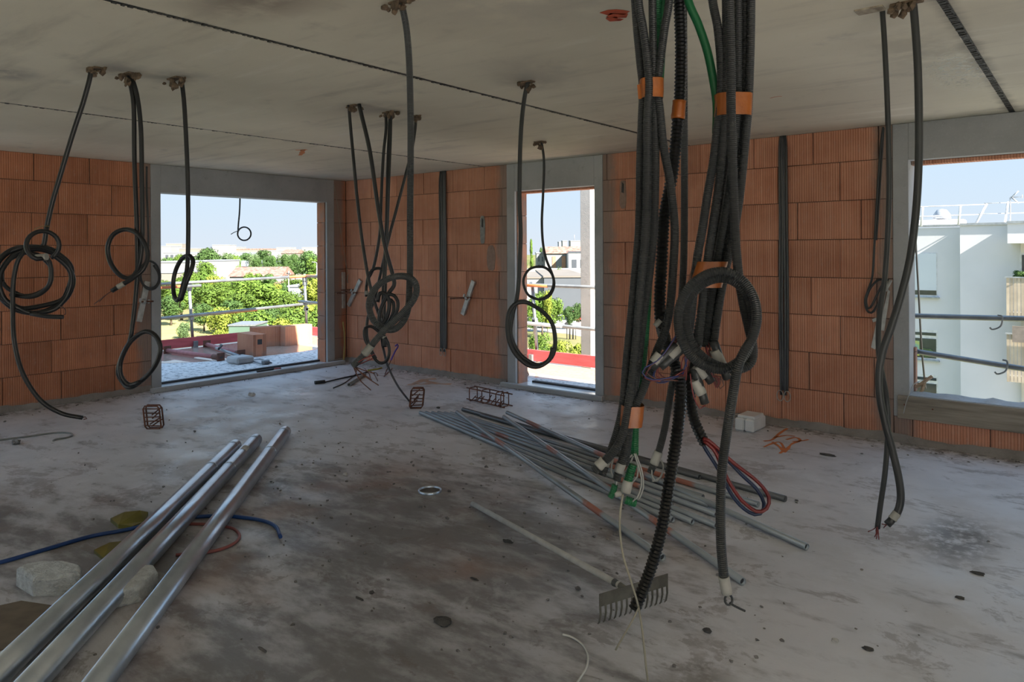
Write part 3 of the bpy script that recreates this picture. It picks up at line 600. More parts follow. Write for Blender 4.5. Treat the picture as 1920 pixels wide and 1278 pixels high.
# ------------------------------------------------------------------ white apartment building beyond the right window
RENDER = mat('white_render', (0.71, 0.705, 0.745), (0.66, 0.66, 0.70), rough=0.9, scale=0.6); SHUT = mat('pale_shutter', (0.70, 0.74, 0.80), (0.66, 0.70, 0.77), rough=0.6, scale=1); FRAME_W = mat('white_window_frame', (0.78, 0.78, 0.78), rough=0.5)
GLASS = mat('dark_glass', (0.05, 0.065, 0.075), (0.03, 0.04, 0.05), rough=0.08, spec=0.8, scale=2); FLASH = mat('grey_flashing', (0.42, 0.45, 0.48), rough=0.45, metal=0.4); SLAT = mat('weathered_slat', (0.50, 0.42, 0.32), (0.36, 0.30, 0.23), rough=0.85, rand=0.2, scale=2)
RY = at(1760, 500, 31.0).y                              # plane of the recessed bay
def fx(px, y_): return on_plane(1, y_, px, 470).x
def fz(py, px, y_): return on_plane(1, y_, px, py).z
t = apartment = thing('apartment_building', (fx(1800, RY), RY, GZ), 'white rendered apartment building with roof railing seen through the right window', 'building')
y1 = RY; y2 = RY - 1.1; y3 = RY - 2.4
zt = fz(422, 1790, y2)
MB().box((fx(1500, y1), y1, GZ), (fx(1800, y1) + 1.5, y1 + 9, zt - 0.06)).build('wall_bay', RENDER, t)
MB().box((fx(1800, y2), y2, GZ), (fx(1893, y2) + 1.0, y1 + 9, zt)).build('wall_bay', RENDER, t)
xw = fx(1889, y3)
MB().box((xw, y3, fz(456, 1900, y3)), (xw + 9, y1 + 9, zt + 0.02)).build('wing_head', RENDER, t)
MB().box((xw + 0.35, y3 + 1.0, GZ), (xw + 9, y1 + 9, fz(456, 1900, y3) + 0.01)).build('wing_wall', mat('cream_render', (0.74, 0.70, 0.62), rough=0.9, scale=0.6), t)
for (a, b, yy) in ((fx(1500, y1), fx(1800, y2), y1), (fx(1800, y2), xw, y2), (xw, xw + 9, y3)): MB().box((a - 0.02, yy - 0.06, zt - 0.02), (b + 0.04, yy + 0.4, zt + 0.07)).build('parapet_cap', FLASH, t)
x0, x1 = fx(1706, y1), fx(1757, y1)
def window(zb, zt_, kind):
    w_ = MB().box((x0, y1 - 0.01, zb), (x1, y1 + 0.05, zt_)).build('window', FRAME_W, t)
    if kind == 'shut':
        MB().box((x0 + 0.03, y1 - 0.03, zb + 0.28), (x1 - 0.03, y1, zt_ - 0.02)).build('shutter', SHUT, w_); MB().box((x0 + 0.03, y1 - 0.025, zb + 0.08), (x1 - 0.03, y1 - 0.005, zb + 0.27)).build('pane', GLASS, w_)
    else:
        MB().box((x0 + 0.05, y1 - 0.03, zb + 0.08), (x1 - 0.05, y1 - 0.005, zt_ - 0.38)).build('pane', GLASS, w_); MB().box((x0 + 0.05, y1 - 0.03, zt_ - 0.24), (x1 - 0.05, y1 - 0.005, zt_ - 0.12)).build('pane', GLASS, w_)
        MB().rock((x0 + 0.62, y1 - 0.06, zb + 0.30), (0.28, 0.03, 0.2), 3, sub=2).build('houseplant', mat('sill_plant', (0.10, 0.15, 0.06), rough=0.8), w_); MB().box((x0 + 0.16, y1 - 0.05, zb + 0.15), (x0 + 0.36, y1 - 0.035, zb + 0.80)).build('bright_toy', mat('bright_toy', (0.55, 0.55, 0.10), (0.08, 0.35, 0.45), scale=3), w_)
    MB().box((x0 - 0.05, y1 - 0.14, zb - 0.06), (x1 + 0.08, y1 + 0.02, zb)).build('sill', FLASH, t)
window(fz(556, 1740, y1), fz(474, 1740, y1), 'shut'); window(fz(674, 1740, y1), fz(618, 1740, y1), 'open'); window(fz(778, 1740, y1), fz(702, 1740, y1), 'open')
# roof railing
def rp3(px, py): p = at(px, py, 29.5); return p
for (a, b) in (((1727, 424), (1730, 388)), ((1797, 421), (1801, 384)), ((1884, 419), (1890, 378)), ((1829, 420), (1850, 382)), ((1668, 426), (1671, 390)), ((1938, 418), (1944, 378))): MB().tube([rp3(*a), rp3(*b)], 0.045, n=6).build('rail_post', FRAME_W, t)
for (a, b) in (((1660, 390), (1846, 383)), ((1660, 408), (1835, 402)), ((1846, 381), (1960, 378)), ((1835, 401), (1960, 398))): MB().tube([rp3(*a), rp3(*b)], 0.022, n=6).build('rail', FLASH, t)
p = at(1766, 424, 33); MB().lathe([(0.0, 0.0), (0.22, 0.0), (0.22, 0.35), (0.38, 0.35), (0.34, 0.55), (0.20, 0.75), (0.0, 0.8)], p, 16).build('roof_vent', FLASH, t)
p = at(1757, 421, 32); MB().bbox((p.x - 1.1, p.y, p.z), (p.x + 1.0, p.y + 1.0, p.z + 0.22), 0.05).build('roof_plinth', RENDER, t)
a = at(1894, 418, 29.2); b = at(1894, 370, 29.2); an = MB().tube([a, b], 0.025, n=6).build('antenna_mast', FLASH, t); MB().tube([b, b + V((1.2, 0.2, 0.02))], 0.018, n=5).build('antenna_boom', FLASH, an)
for s in (-1, 1):
    MB().tube([b + V((0.05, 0, 0)), b + V((0.28, 0.0, s * 0.25))], 0.03, n=5).build('reflector', FLASH, an)
for i in range(4): MB().tube([b + V((0.4 + i * 0.2, 0, -0.09)), b + V((0.4 + i * 0.2, 0, 0.09))], 0.012, n=5).build('director', FLASH, an)
# slatted balconies on the wing
for (pt, pb, sl_) in ((521, 586, 0.0), (627, 706, 0.25)):
    ztb, zbb = fz(pt, 1900, y3), fz(pb, 1900, y3); bal = MB().box((xw - 0.05, y3 + 0.02, zbb - 0.16), (xw + 6, y3 + 1.4, zbb)).build('balcony', RENDER, t)
    MB().box((xw - 0.08, y3 - 0.06, ztb), (xw + 6, y3 + 0.03, ztb + 0.05)).build('handrail', FLASH, bal)
    i = 0; x = xw - 0.04
    while x < xw + 2.2: MB().box((x, y3 - 0.03, zbb - 0.2 - 0.04 * i * 0.0), (x + 0.10, y3, ztb)).build('slat', SLAT, bal); x += 0.115; i += 1
MB().box((fx(1912, y3 + 1.0), y3 + 0.97, fz(520, 1915, y3)), (fx(1912, y3 + 1.0) + 1.4, y3 + 1.02, fz(474, 1915, y3))).build('window', FRAME_W, t); MB().box((fx(1916, y3 + 1.0), y3 + 0.955, fz(516, 1915, y3)), (fx(1916, y3 + 1.0) + 1.2, y3 + 0.985, fz(478, 1915, y3))).build('pane', GLASS, t)
MB().box((xw + 0.15, y3 - 0.2, fz(640, 1900, y3)), (xw + 1.8, y3 - 0.15, fz(610, 1900, y3))).build('privacy_screen', mat('grey_brown_screen', (0.26, 0.22, 0.19), rough=0.8), t)

# ------------------------------------------------------------------ trees
def leaf_mat(name, c1, c2): return mat(name, c1, c2, rough=0.7, scale=0.9, spec=0.2, rand=0.25, coords='Object', detail=3)
LEAF = [leaf_mat('leaf_mid', (0.115, 0.185, 0.028), (0.063, 0.12, 0.02)), leaf_mat('leaf_yellow', (0.20, 0.235, 0.032), (0.13, 0.17, 0.026)), leaf_mat('leaf_dark', (0.075, 0.14, 0.036), (0.045, 0.092, 0.026)), leaf_mat('leaf_blue', (0.12, 0.18, 0.075), (0.07, 0.12, 0.05))]
BARK = mat('bark', (0.13, 0.10, 0.075), rough=0.95)
def crown_mesh(seed, n_blob, n_leaf, kind, m, size=0.055):
    """unit crown (about 1 wide, 0 to 1 high): leaf cards over clustered boughs"""
    rn = random.Random(seed); mb = MB(); blobs = []
    for i in range(n_blob):
        if kind == 'round': a = rn.uniform(0, 6.28); r = rn.uniform(0.0, 0.34); z = rn.uniform(0.30, 0.86); r *= math.sqrt(max(0.05, 1 - ((z - 0.55) / 0.5) ** 2)); s = rn.uniform(0.11, 0.20)
        elif kind == 'poplar': a = rn.uniform(0, 6.28); z = rn.uniform(0.08, 0.93); r = rn.uniform(0, 0.22) * math.sin(math.pi * min(z + 0.12, 1)) ; s = rn.uniform(0.08, 0.13)
        else: a = rn.uniform(0, 6.28); r = rn.uniform(0.0, 0.40); z = rn.uniform(0.08, 0.55); s = rn.uniform(0.14, 0.26)
        blobs.append((Vector((r * math.cos(a), r * math.sin(a), z)), s))
    for i in range(n_leaf):
        c, s = blobs[rn.randrange(n_blob)]; d_ = Vector((rn.gauss(0, 1), rn.gauss(0, 1), rn.gauss(0.25, 1))).normalized(); p = c + Vector((d_.x, d_.y, d_.z * 0.8)) * s * rn.uniform(0.75, 1.08)
        u = Vector((rn.gauss(0, 1), rn.gauss(0, 1), rn.gauss(0, 0.6))); u = (u - d_ * u.dot(d_) * 0.7).normalized(); v = d_.cross(u); v = (v + Vector((rn.uniform(-.5, .5), rn.uniform(-.5, .5), rn.uniform(-.5, .5)))).normalized(); k = size * rn.uniform(0.6, 1.2)
        mb.add([p - u * k, p - v * k * 0.6, p + u * k, p + v * k * 0.6], [(0, 1, 2, 3)])
    return mesh_of(mb, 'foliage', m)
CROWNS = {}
for ki, kind in enumerate(('round', 'bush', 'poplar')):
    for mi in range(4):
        if kind == 'poplar' and mi not in (0, 2): continue
        CROWNS[kind, mi] = [crown_mesh(ki * 40 + mi * 7 + q, 34 if kind != 'bush' else 22, 4600, kind, LEAF[mi], 0.030 if kind == 'round' else 0.033) for q in range(2 if kind != 'poplar' else 1)]
_tm = MB(); _tm.tube([(0, 0, 0), (0.01, 0, 0.25), (-0.01, 0.01, 0.5)], 0.03, n=6, radii=[0.035, 0.026, 0.015]); _tm.tube([(0, 0, 0.25), (0.12, 0.03, 0.5)], 0.015, n=5); _tm.tube([(0, 0, 0.28), (-0.12, -0.04, 0.52)], 0.014, n=5); TRUNK = mesh_of(_tm, 'trunk', BARK)
rt_ = random.Random(17)
def tree(px, top, d, wpx, kind, mi, label, group, base=None):
    c = at(px, 470, d); zt_ = at(px, top, d).z; w_ = wpx * d / F_PX; zb = GZ if base is None else base
    t = thing('tree' if kind != 'bush' else 'shrub', (c.x, c.y, zb), label, 'tree' if kind != 'bush' else 'shrub', group); h = zt_ - zb; t.scale = (w_ / 0.92, w_ / 0.92, h / (0.98 if kind != 'bush' else 0.78)); t.rotation_euler.z = rt_.uniform(0, 6.28)
    for nm, me in (('foliage', rt_.choice(CROWNS[kind, mi])), ('trunk', TRUNK)):
        o = bpy.data.objects.new(nm, me); COL.objects.link(o); o.parent = t
GT = 'trees in the view of the wide opening'; GS = 'shrubs in the view of the wide opening'
for a in [(387, 462, 250, 62, 'round', 2, 'large dark round tree on the skyline behind the narrow loop'), (425, 474, 245, 34, 'round', 3, 'small greyish tree right of the skyline round tree'), (462, 472, 300, 40, 'round', 2, 'dark tree left of the middle of the skyline row'), (492, 468, 300, 46, 'round', 2, 'widest dark tree in the skyline row'), (478, 484, 285, 30, 'round', 0, 'lighter tree before the dark skyline row'), (540, 476, 280, 32, 'round', 3, 'dull green tree below the red-roofed skyline house'), (578, 467, 210, 52, 'round', 2, 'tall dark tree near the opening post on the skyline'), (592, 484, 165, 48, 'round', 0, 'bright tree under the tall one beside the opening post'), (312, 482, 200, 40, 'round', 2, 'dark tree at the left edge of the wide view'), (385, 490, 160, 44, 'round', 0, 'airy green tree before the white shed'), (365, 508, 140, 60, 'round', 0, 'green tree behind the narrow loop, below the shed'), (446, 498, 215, 22, 'round', 0, 'little tree before the long warehouse'), (404, 515, 135, 44, 'round', 1, 'yellow-green tree left of the tiled shed'), (475, 510, 150, 46, 'round', 0, 'green tree before the tiled red shed'), (506, 512, 150, 30, 'round', 2, 'dark little tree right of the tiled shed'), (500, 528, 112, 92, 'round', 0, 'broad green tree in the middle of the wide view'), (455, 548, 100, 70, 'round', 0, 'green tree left of the broad middle tree'), (395, 536, 108, 80, 'round', 0, 'green tree behind the nearer guard post'), (340, 540, 112, 74, 'round', 0, 'green tree left of the nearer guard post'), (320, 552, 104, 60, 'round', 2, 'dark green tree at the left foot of the wide view'), (586, 524, 104, 70, 'round', 1, 'yellow-green tree right of the middle behind the far post'), (545, 548, 98, 50, 'round', 0, 'green tree behind the slim street pole'), (430, 562, 92, 66, 'round', 2, 'shadowy green tree above the dry grass'), (382, 566, 96, 50, 'round', 2, 'shadowy tree below the mid rail')]: tree(*a, GT)
for a in [(480, 574, 80, 96, 'bush', 0, 'bright shrub in the middle just beyond the terrace'), (545, 570, 79, 96, 'bush', 0, 'bright shrub behind the bricks beyond the terrace'), (600, 566, 82, 70, 'bush', 0, 'bright shrub right of the far post'), (440, 590, 82, 60, 'bush', 1, 'light shrub at the edge of the dry grass'), (520, 588, 72, 80, 'bush', 1, 'light shrub directly above the two bricks'), (425, 612, 76, 40, 'bush', 1, 'low sparse shrub left of the holed brick'), (342, 600, 88, 26, 'bush', 3, 'thin grey-green shrub beside the nearer guard post'), (575, 592, 72, 66, 'bush', 0, 'green shrub behind the sunlit brick')]: tree(*a, GS)
rx_ = random.Random(31)
for i in range(20):
    px = 300 + i * 15.5 + rx_.uniform(-6, 6); d_ = rx_.uniform(225, 330); tree(px, rx_.uniform(474, 484), d_, rx_.uniform(20, 34), 'round', rx_.choice((2, 2, 3, 0)), 'small far tree in the broken row below the skyline', 'far trees below the skyline')
for i in range(16):
    px = 306 + i * 19 + rx_.uniform(-6, 6); d_ = rx_.uniform(118, 150); tree(px, rx_.uniform(516, 534), d_, rx_.uniform(44, 66), 'round', rx_.choice((0, 0, 2, 1)), 'tree in the dense green belt beyond the terrace', 'trees of the green belt')
for i in range(12):
    px = 420 + i * 16 + rx_.uniform(-6, 6); tree(px, rx_.uniform(556, 572), rx_.uniform(84, 96), rx_.uniform(44, 64), 'bush', rx_.choice((0, 0, 1, 2)), 'shrub in the bright thicket beyond the terrace', 'shrubs of the bright thicket')
GD = 'plants in the view of the narrow doorway'
for a in [(996, 452, 190, 17, 'poplar', 0, 'tall slim poplar at the left of the doorway view'), (984, 456, 195, 14, 'poplar', 2, 'second poplar half hidden by the doorway reveal'), (1015, 463, 240, 14, 'round', 2, 'small dark tree beside the poplars'), (1048, 497, 150, 26, 'bush', 0, 'green shrub before the white terrace houses'), (1016, 548, 88, 52, 'round', 0, 'bright green tree inside the round cable loop'), (1026, 541, 86, 24, 'round', 1, 'yellow-green treetop inside the cable loop'), (1000, 556, 84, 36, 'round', 0, 'green tree at the doorway reveal'), (1040, 560, 92, 40, 'round', 0, 'green tree right of the cable loop'), (1067, 572, 96, 34, 'round', 2, 'dark round tree beside the red car'), (1085, 562, 105, 20, 'bush', 2, 'dark hedge under the grey hall')]: tree(*a, GD)
for a in [(1010, 612, 70, 40, 'bush', 0, 'green shrub low beside the guard post'), (1045, 630, 64, 44, 'bush', 1, 'light flowering shrub above the red toe board'), (1078, 634, 62, 40, 'bush', 1, 'pale flowering shrub before the concrete fin'), (1030, 646, 60, 50, 'bush', 0, 'low green shrub just over the toe board'), (1064, 648, 58, 50, 'bush', 1, 'lowest yellow-green shrub over the toe board')]: tree(*a, GD)

# balcony plant on the white building
pp = Vector((fx(1912, y3), y3 + 0.3, fz(522, 1912, y3))); bp_ = apartment
for i_, (dx, sc) in enumerate(((0.0, 0.55), (0.4, 0.7))):
    o = bpy.data.objects.new('balcony_plant', CROWNS['bush', 2][i_]); COL.objects.link(o); o.parent = bp_; o.location = pp + Vector((dx, 0, -0.1)) - parent_origin(bp_); o.scale = (sc, sc, sc * 1.1)
# skip and dome light beyond the toe board
c_ = at(452, 470, 42); t = thing('site_container', (c_.x, c_.y, GZ), 'pale green site container top seen over the toe board', 'container')
zt_ = at(452, 611, 42).z; hw = 24 * 42 / F_PX; M_ = Matrix(((RT.x, FWD.x, 0, c_.x), (RT.y, FWD.y, 0, c_.y), (0, 0, 1, 0), (0, 0, 0, 1))); M_[2][0] = 0.0
MB().box((-hw, 0, GZ), (hw, 2.2, zt_), M_).build('body', mat('pale_green_steel', (0.09, 0.15, 0.115), (0.07, 0.12, 0.09), scale=0.8), t); MB().box((-hw - 0.05, -0.05, zt_), (hw + 0.05, 2.25, zt_ + 0.08), M_).build('rim', RAIL, t)
c_ = at(495, 470, 46); t = thing('roof_dome', (c_.x, c_.y, GZ), 'grey plastic dome on a stack behind the terrace bricks', 'dome'); zd = at(495, 616, 46).z
MB().lathe([(0.32, 0.0), (0.31, 0.12), (0.25, 0.24), (0.13, 0.31), (0.0, 0.33)], (c_.x, c_.y, zd), 16).build('dome', FLASH, t); MB().box((c_.x - 0.3, c_.y - 0.3, GZ), (c_.x + 0.3, c_.y + 0.3, zd)).build('shaft', RENDER, t)

# ------------------------------------------------------------------ far buildings
B_WHITE = mat('far_white', (0.23, 0.235, 0.24), (0.20, 0.205, 0.21), scale=0.1); B_CREAM = mat('far_cream', (0.21, 0.195, 0.175), (0.185, 0.17, 0.155), scale=0.1); ROOF_RED = mat('far_red_roof', (0.19, 0.085, 0.065), (0.28, 0.19, 0.16), scale=1.2, detail=8); ROOF_GREY = mat('far_grey_roof', (0.22, 0.24, 0.28), (0.18, 0.20, 0.24), scale=0.2); B_GREY = mat('far_grey', (0.24, 0.265, 0.31), (0.21, 0.235, 0.28), scale=0.2); WIN_D = mat('far_window', (0.08, 0.09, 0.11), rough=0.2); BRICKISH = mat('far_brick', (0.42, 0.24, 0.15), rough=0.9); ROOF_TAN = mat('far_tan_roof', (0.19, 0.17, 0.15), (0.15, 0.135, 0.12), scale=0.2)
HZ = Vector((RT.x, RT.y, 0)).normalized()
def building(pl, pr, top, d, length, wall_m, label, roof=None, rise=0.0, rot=0.0, wins=(), base=None, name='building', group='buildings in the distance', par=0.0):
    """block whose camera-side face spans the pixels pl..pr at distance d; roof: gable ('gable', m), flat ('flat', m)"""
    c = at((pl + pr) / 2, 470, d); w_ = (pr - pl) * d / F_PX; zt_ = at((pl + pr) / 2, top, d).z; zb = GZ if base is None else base; ux = Matrix.Rotation(rot, 3, 'Z') @ HZ; uy = Vector((-ux.y, ux.x, 0))
    M_ = Matrix(((ux.x, uy.x, 0, c.x), (ux.y, uy.y, 0, c.y), (0, 0, 1, 0), (0, 0, 0, 1))); t = thing(name, (c.x, c.y, zb), label, 'building', group)
    MB().box((-w_ / 2, 0, zb), (w_ / 2, length, zt_), M_).build('walls', wall_m, t)
    if roof and roof[0] == 'gable':
        o = w_ * 0.02 + 0.2; P = [(-w_ / 2 - o, -o, zt_), (w_ / 2 + o, -o, zt_), (w_ / 2 + o, length + o, zt_), (-w_ / 2 - o, length + o, zt_), (-w_ / 2 - o, length / 2, zt_ + rise), (w_ / 2 + o, length / 2, zt_ + rise)]
        MB().add([M_ @ Vector(p) for p in P], [(0, 1, 5, 4), (2, 3, 4, 5), (0, 4, 3), (1, 2, 5), (0, 3, 2, 1)]).build('roof', roof[1], t)
    elif roof: MB().box((-w_ / 2 - 0.15, -0.15, zt_), (w_ / 2 + 0.15, length + 0.15, zt_ + max(rise, 0.25)), M_).build('roof', roof[1], t)
    for (u0, u1, v0, v1, m) in wins:                    # fractions of width and height from the top
        hh = zt_ - zb; MB().box((-w_ / 2 + w_ * u0, -0.12, zt_ - hh * v1), (-w_ / 2 + w_ * u1, 0.02, zt_ - hh * v0), M_).build('window', m, t)
    return t
def grid(nx, ny, u=(0.06, 0.94), v=(0.08, 0.85), m=None, fill=0.55):
    out = []
    for i in range(nx):
        for j in range(ny):
            a = u[0] + (u[1] - u[0]) * (i + (1 - fill) / 2) / nx; c = v[0] + (v[1] - v[0]) * (j + 0.2) / ny; out.append((a, a + (u[1] - u[0]) / nx * fill, c, c + (v[1] - v[0]) / ny * 0.6, m or WIN_D))
    return out
FR = ('flat', ROOF_GREY)
building(312, 341, 457, 620, 18, B_CREAM, 'cream tower block on the skyline at the left', FR, 0.5, 0.1, grid(6, 1, v=(0.02, 0.5)))
building(302, 320, 462, 560, 18, B_WHITE, 'white block left of the cream tower', FR, 0.5); building(336, 372, 466, 560, 20, B_CREAM, 'long low pale block right of the cream tower', FR, 0.5)
building(306, 348, 474, 400, 18, B_WHITE, 'white building below the cream tower', FR, 0.5, 0.0, grid(4, 1, v=(0.05, 0.3)))
building(398, 426, 459, 600, 20, B_WHITE, 'plain white tower above the round skyline tree', FR, 0.4); building(429, 446, 463, 640, 20, B_WHITE, 'smaller white block right of the plain white tower', FR, 0.4)
building(436, 500, 468, 620, 25, B_CREAM, 'long pinkish row on the skyline', ('flat', ROOF_RED), 1.0); building(432, 462, 474, 480, 20, B_GREY, 'bluish hall between the skyline trees', FR, 0.5)
building(505, 522, 470, 560, 18, B_WHITE, 'white house left of the red-roofed skyline house', FR, 0.5); building(527, 556, 475, 420, 18, B_CREAM, 'cream house with red roof on the skyline', ('gable', ROOF_RED), 2.4)
building(518, 545, 464, 700, 18, B_WHITE, 'white block behind the red-roofed skyline house', FR, 0.5); building(566, 602, 464, 640, 20, B_WHITE, 'white block nearest the opening post on the skyline', FR, 0.5)
building(352, 380, 476, 380, 18, B_WHITE, 'pale low building behind the hanging loop', FR, 0.5)
building(416, 560, 499, 265, 30, B_WHITE, 'long white warehouse with grey roof', ('gable', ROOF_GREY), 2.0, 0.04)
building(384, 419, 489, 205, 12, B_WHITE, 'white gable-ended shed beside the warehouse', FR, 0.3); building(300, 342, 492, 190, 18, B_WHITE, 'white low shed at the left of the wide view', FR, 0.4); building(300, 330, 512, 160, 12, B_CREAM, 'pale low building left, below the white shed', FR, 0.4)
building(432, 524, 518, 185, 16, B_WHITE, 'shed with rusty red tiled roof', ('gable', ROOF_RED), 2.3, 0.10); building(405, 456, 530, 165, 14, B_CREAM, 'pale wall of the yard before the tiled shed', None, 0.0, -0.1); building(505, 560, 542, 140, 14, B_CREAM, 'house with faded pink roof behind the street pole', ('gable', mat('far_pink_roof', (0.24, 0.145, 0.12), scale=0.3)), 1.3, 0.1); building(540, 562, 538, 128, 8, B_GREY, 'small blue-grey shed beside the pink roof', FR, 0.3)
for (px, t0, d_, lb, arm) in ((541, 508, 120, 'slim pale street pole in the middle of the wide view', 0), (594, 496, 135, 'curved street lamp beside the opening post', 1)):
    a = at(px, 470, d_); t = thing('street_pole', (a.x, a.y, GZ), lb, 'pole', 'street poles in the distance'); tp = at(px, t0, d_); MB().tube([(a.x, a.y, GZ), (a.x, a.y, tp.z)], 0.11, n=6).build('pole', B_WHITE, t)
    if arm: MB().tube(spline([(a.x, a.y, tp.z), (a.x - 0.2, a.y, tp.z + 0.4), (a.x - 0.9, a.y - 0.5, tp.z + 0.5)], 0.2), 0.08, n=6).build('arm', B_WHITE, t)
    else: MB().box((a.x - 0.5, a.y - 0.08, tp.z - 0.5), (a.x + 0.5, a.y + 0.08, tp.z - 0.3)).build('crossarm', B_WHITE, t)
# seen through the doorway
GB = 'buildings in the view of the narrow doorway'
building(1048, 1056, 454, 520, 14, B_GREY, 'grey-blue tower on the skyline of the doorway view', FR, 0.5, group=GB); building(1055, 1064, 452, 500, 14, B_WHITE, 'white tower beside the grey-blue one', FR, 0.5, group=GB); tw = building(1070, 1096, 452, 480, 16, B_WHITE, 'broad white tower with a mast', FR, 0.5, group=GB); building(1062, 1096, 464, 430, 16, B_WHITE, 'white stepped block below the towers', FR, 0.5, group=GB)
p = at(1077, 470, 484); MB().tube([(p.x, p.y, at(1077, 454, 484).z), (p.x, p.y, at(1077, 440, 484).z)], 0.25, n=5).build('mast', B_GREY, tw)
wn = [(0.18, 0.27, 0.08, 0.62, BRICKISH), (0.42, 0.52, 0.08, 0.62, BRICKISH), (0.66, 0.74, 0.10, 0.50, WIN_D), (0.86, 0.93, 0.10, 0.50, WIN_D)]
building(1022, 1096, 475, 205, 10, B_WHITE, 'white terrace house with long red roof and brick panels', ('gable', ROOF_RED), 2.0, 0.0, wn, group=GB)
building(1006, 1021, 475, 208, 10, B_WHITE, 'white end house with small windows beside the poplars', FR, 0.3, 0.0, grid(2, 3, v=(0.05, 0.75), fill=0.3), group=GB)
building(1066, 1096, 474, 198, 6, mat('far_pale_grey', (0.55, 0.56, 0.60), scale=0.2), 'pale grey house bay with dark roof band', ('flat', WIN_D), 0.5, 0.0, [(0.2, 0.5, 0.18, 0.62, WIN_D), (0.75, 1.0, 0.18, 0.62, WIN_D)], group=GB)
building(980, 1100, 503, 165, 3, B_WHITE, 'long white garden wall before the terrace houses', None, group=GB, name='garden_wall', base=GZ + 2.5)
HALL = mat('hall_shaded_grey', (0.08, 0.092, 0.11), (0.07, 0.082, 0.1), scale=0.3)  # the facade's shade is put into this darker grey
building(1020, 1100, 520, 112, 38, HALL, 'grey hall with a flat gravel roof', ('flat', ROOF_TAN), 0.15, 0.0, group=GB); building(978, 1019.5, 522, 113, 30, B_WHITE, 'white part of the hall behind the cable loop', ('flat', ROOF_TAN), 0.15, 0.0, group=GB)
# street, cars, fence
ASPH = mat('light_asphalt', (0.33, 0.33, 0.32), (0.29, 0.28, 0.27), scale=0.4, rough=0.95)
def flat_on_ground(name, pts, m, z=0.02):
    A = [on_floor(x, y, GZ + z) for x, y in pts]; return struct(name, MB().add(A, [tuple(range(len(A)))]), m)
flat_on_ground('street', [(960, 598), (1140, 604), (1140, 640), (1060, 625), (960, 618)], ASPH); flat_on_ground('path', [(960, 655), (1030, 650), (1030, 664), (960, 680)], ASPH, 0.03); flat_on_ground('dry_grass_field', [(200, 600), (424, 592), (430, 640), (420, 660), (200, 668)], mat('dry_grass', (0.36, 0.31, 0.12), (0.27, 0.25, 0.09), scale=0.3, rough=1.0), 0.03)
def car(px, py, ang, body, label):
    c = on_floor(px, py, GZ); t = thing('car', c, label, 'car', 'cars on the street'); R3 = Matrix.Rotation(ang, 4, 'Z'); M_ = Matrix.Translation(c) @ R3
    def P(poly, y0, y1, nm, m):
        n = len(poly); v = [M_ @ Vector((x, y0, z)) for x, z in poly] + [M_ @ Vector((x, y1, z)) for x, z in poly]; MB().add(v, [tuple(range(n))[::-1], tuple(range(n, 2 * n))] + [(i, (i + 1) % n, n + (i + 1) % n, n + i) for i in range(n)]).build(nm, m, t)
    P([(-2.05, 0.3), (2.05, 0.3), (2.1, 0.62), (1.1, 0.86), (-1.9, 0.92), (-2.1, 0.7)], -0.85, 0.85, 'body', body); P([(-1.75, 0.9), (1.05, 0.86), (0.35, 1.40), (-1.25, 1.42)], -0.74, 0.74, 'window_band', GLASS); P([(-1.2, 1.40), (0.32, 1.38), (0.25, 1.46), (-1.1, 1.47)], -0.70, 0.70, 'roof', body)
    for x in (-1.3, 1.3):
        for y in (-0.82, 0.82): MB().tube([M_ @ Vector((x, y - 0.1, 0.32)), M_ @ Vector((x, y + 0.1, 0.32))], 0.32, n=12).build('wheel', DARK_EDGE, t)
car(1086, 602, 0.9, mat('red_car', (0.45, 0.03, 0.03), rough=0.3), 'red parked car at the concrete fin'); car(1050, 610, 0.3, mat('silver_car', (0.6, 0.62, 0.64), rough=0.3), 'silver parked car behind the lower rail'); car(1010, 614, 0.2, mat('white_car', (0.7, 0.7, 0.7), rough=0.3), 'white parked car beside the guard post')
p0 = on_floor(1062, 637, GZ); t = thing('bike_stand', p0, 'black tubular frames beside the street', 'frame')
for i in range(3):
    q = on_floor(1063 + i * 6, 636, GZ); mb = MB(); mb.tube([q, q + V((0, 0, 1.6)), q + HZ * 0.28 + V((0, 0, 1.6)), q + HZ * 0.28], 0.05, n=5); mb.build('hoop', DARK_EDGE, t)

# ------------------------------------------------------------------ hanging conduits and cables
GREY_CON = mat('grey_conduit', (0.040, 0.043, 0.044), (0.027, 0.029, 0.030), rough=0.42, scale=3, spec=0.5, rand=0.18)
BLACK_CON = mat('black_conduit', (0.018, 0.019, 0.021), (0.012, 0.012, 0.013), rough=0.38, scale=3, spec=0.5)
DUCT_BLACK = mat('black_ribbed_duct', (0.009, 0.009, 0.010), (0.006, 0.006, 0.006), rough=0.3, scale=3, spec=0.5)
GREEN_CON = mat('green_conduit', (0.008, 0.13, 0.045), (0.006, 0.09, 0.03), rough=0.4, scale=3)
TAPE_ORANGE = mat('orange_tape', (0.40, 0.115, 0.018), (0.28, 0.075, 0.012), rough=0.33, scale=14, spec=0.5, bump=0.3, bscale=30)
TAPE_WHITE = mat('white_tape', (0.42, 0.41, 0.37), (0.30, 0.29, 0.26), rough=0.55, scale=12)
TAPE_GREY = mat('grey_tape', (0.30, 0.30, 0.28), (0.22, 0.22, 0.2), rough=0.5, scale=12)
WIRE_RED = mat('dark_red_wire', (0.20, 0.03, 0.03), rough=0.4); WIRE_BLUE = mat('dark_blue_wire', (0.03, 0.04, 0.16), rough=0.4)
WIRE_BROWN = mat('brown_wire', (0.12, 0.045, 0.03), rough=0.4); WIRE_WHITE = mat('white_wire', (0.45, 0.45, 0.42), rough=0.45)
TUBE_RED = mat('red_water_tube', (0.17, 0.014, 0.014), rough=0.35); TUBE_BLUE = mat('blue_water_tube', (0.012, 0.026, 0.075), rough=0.35)
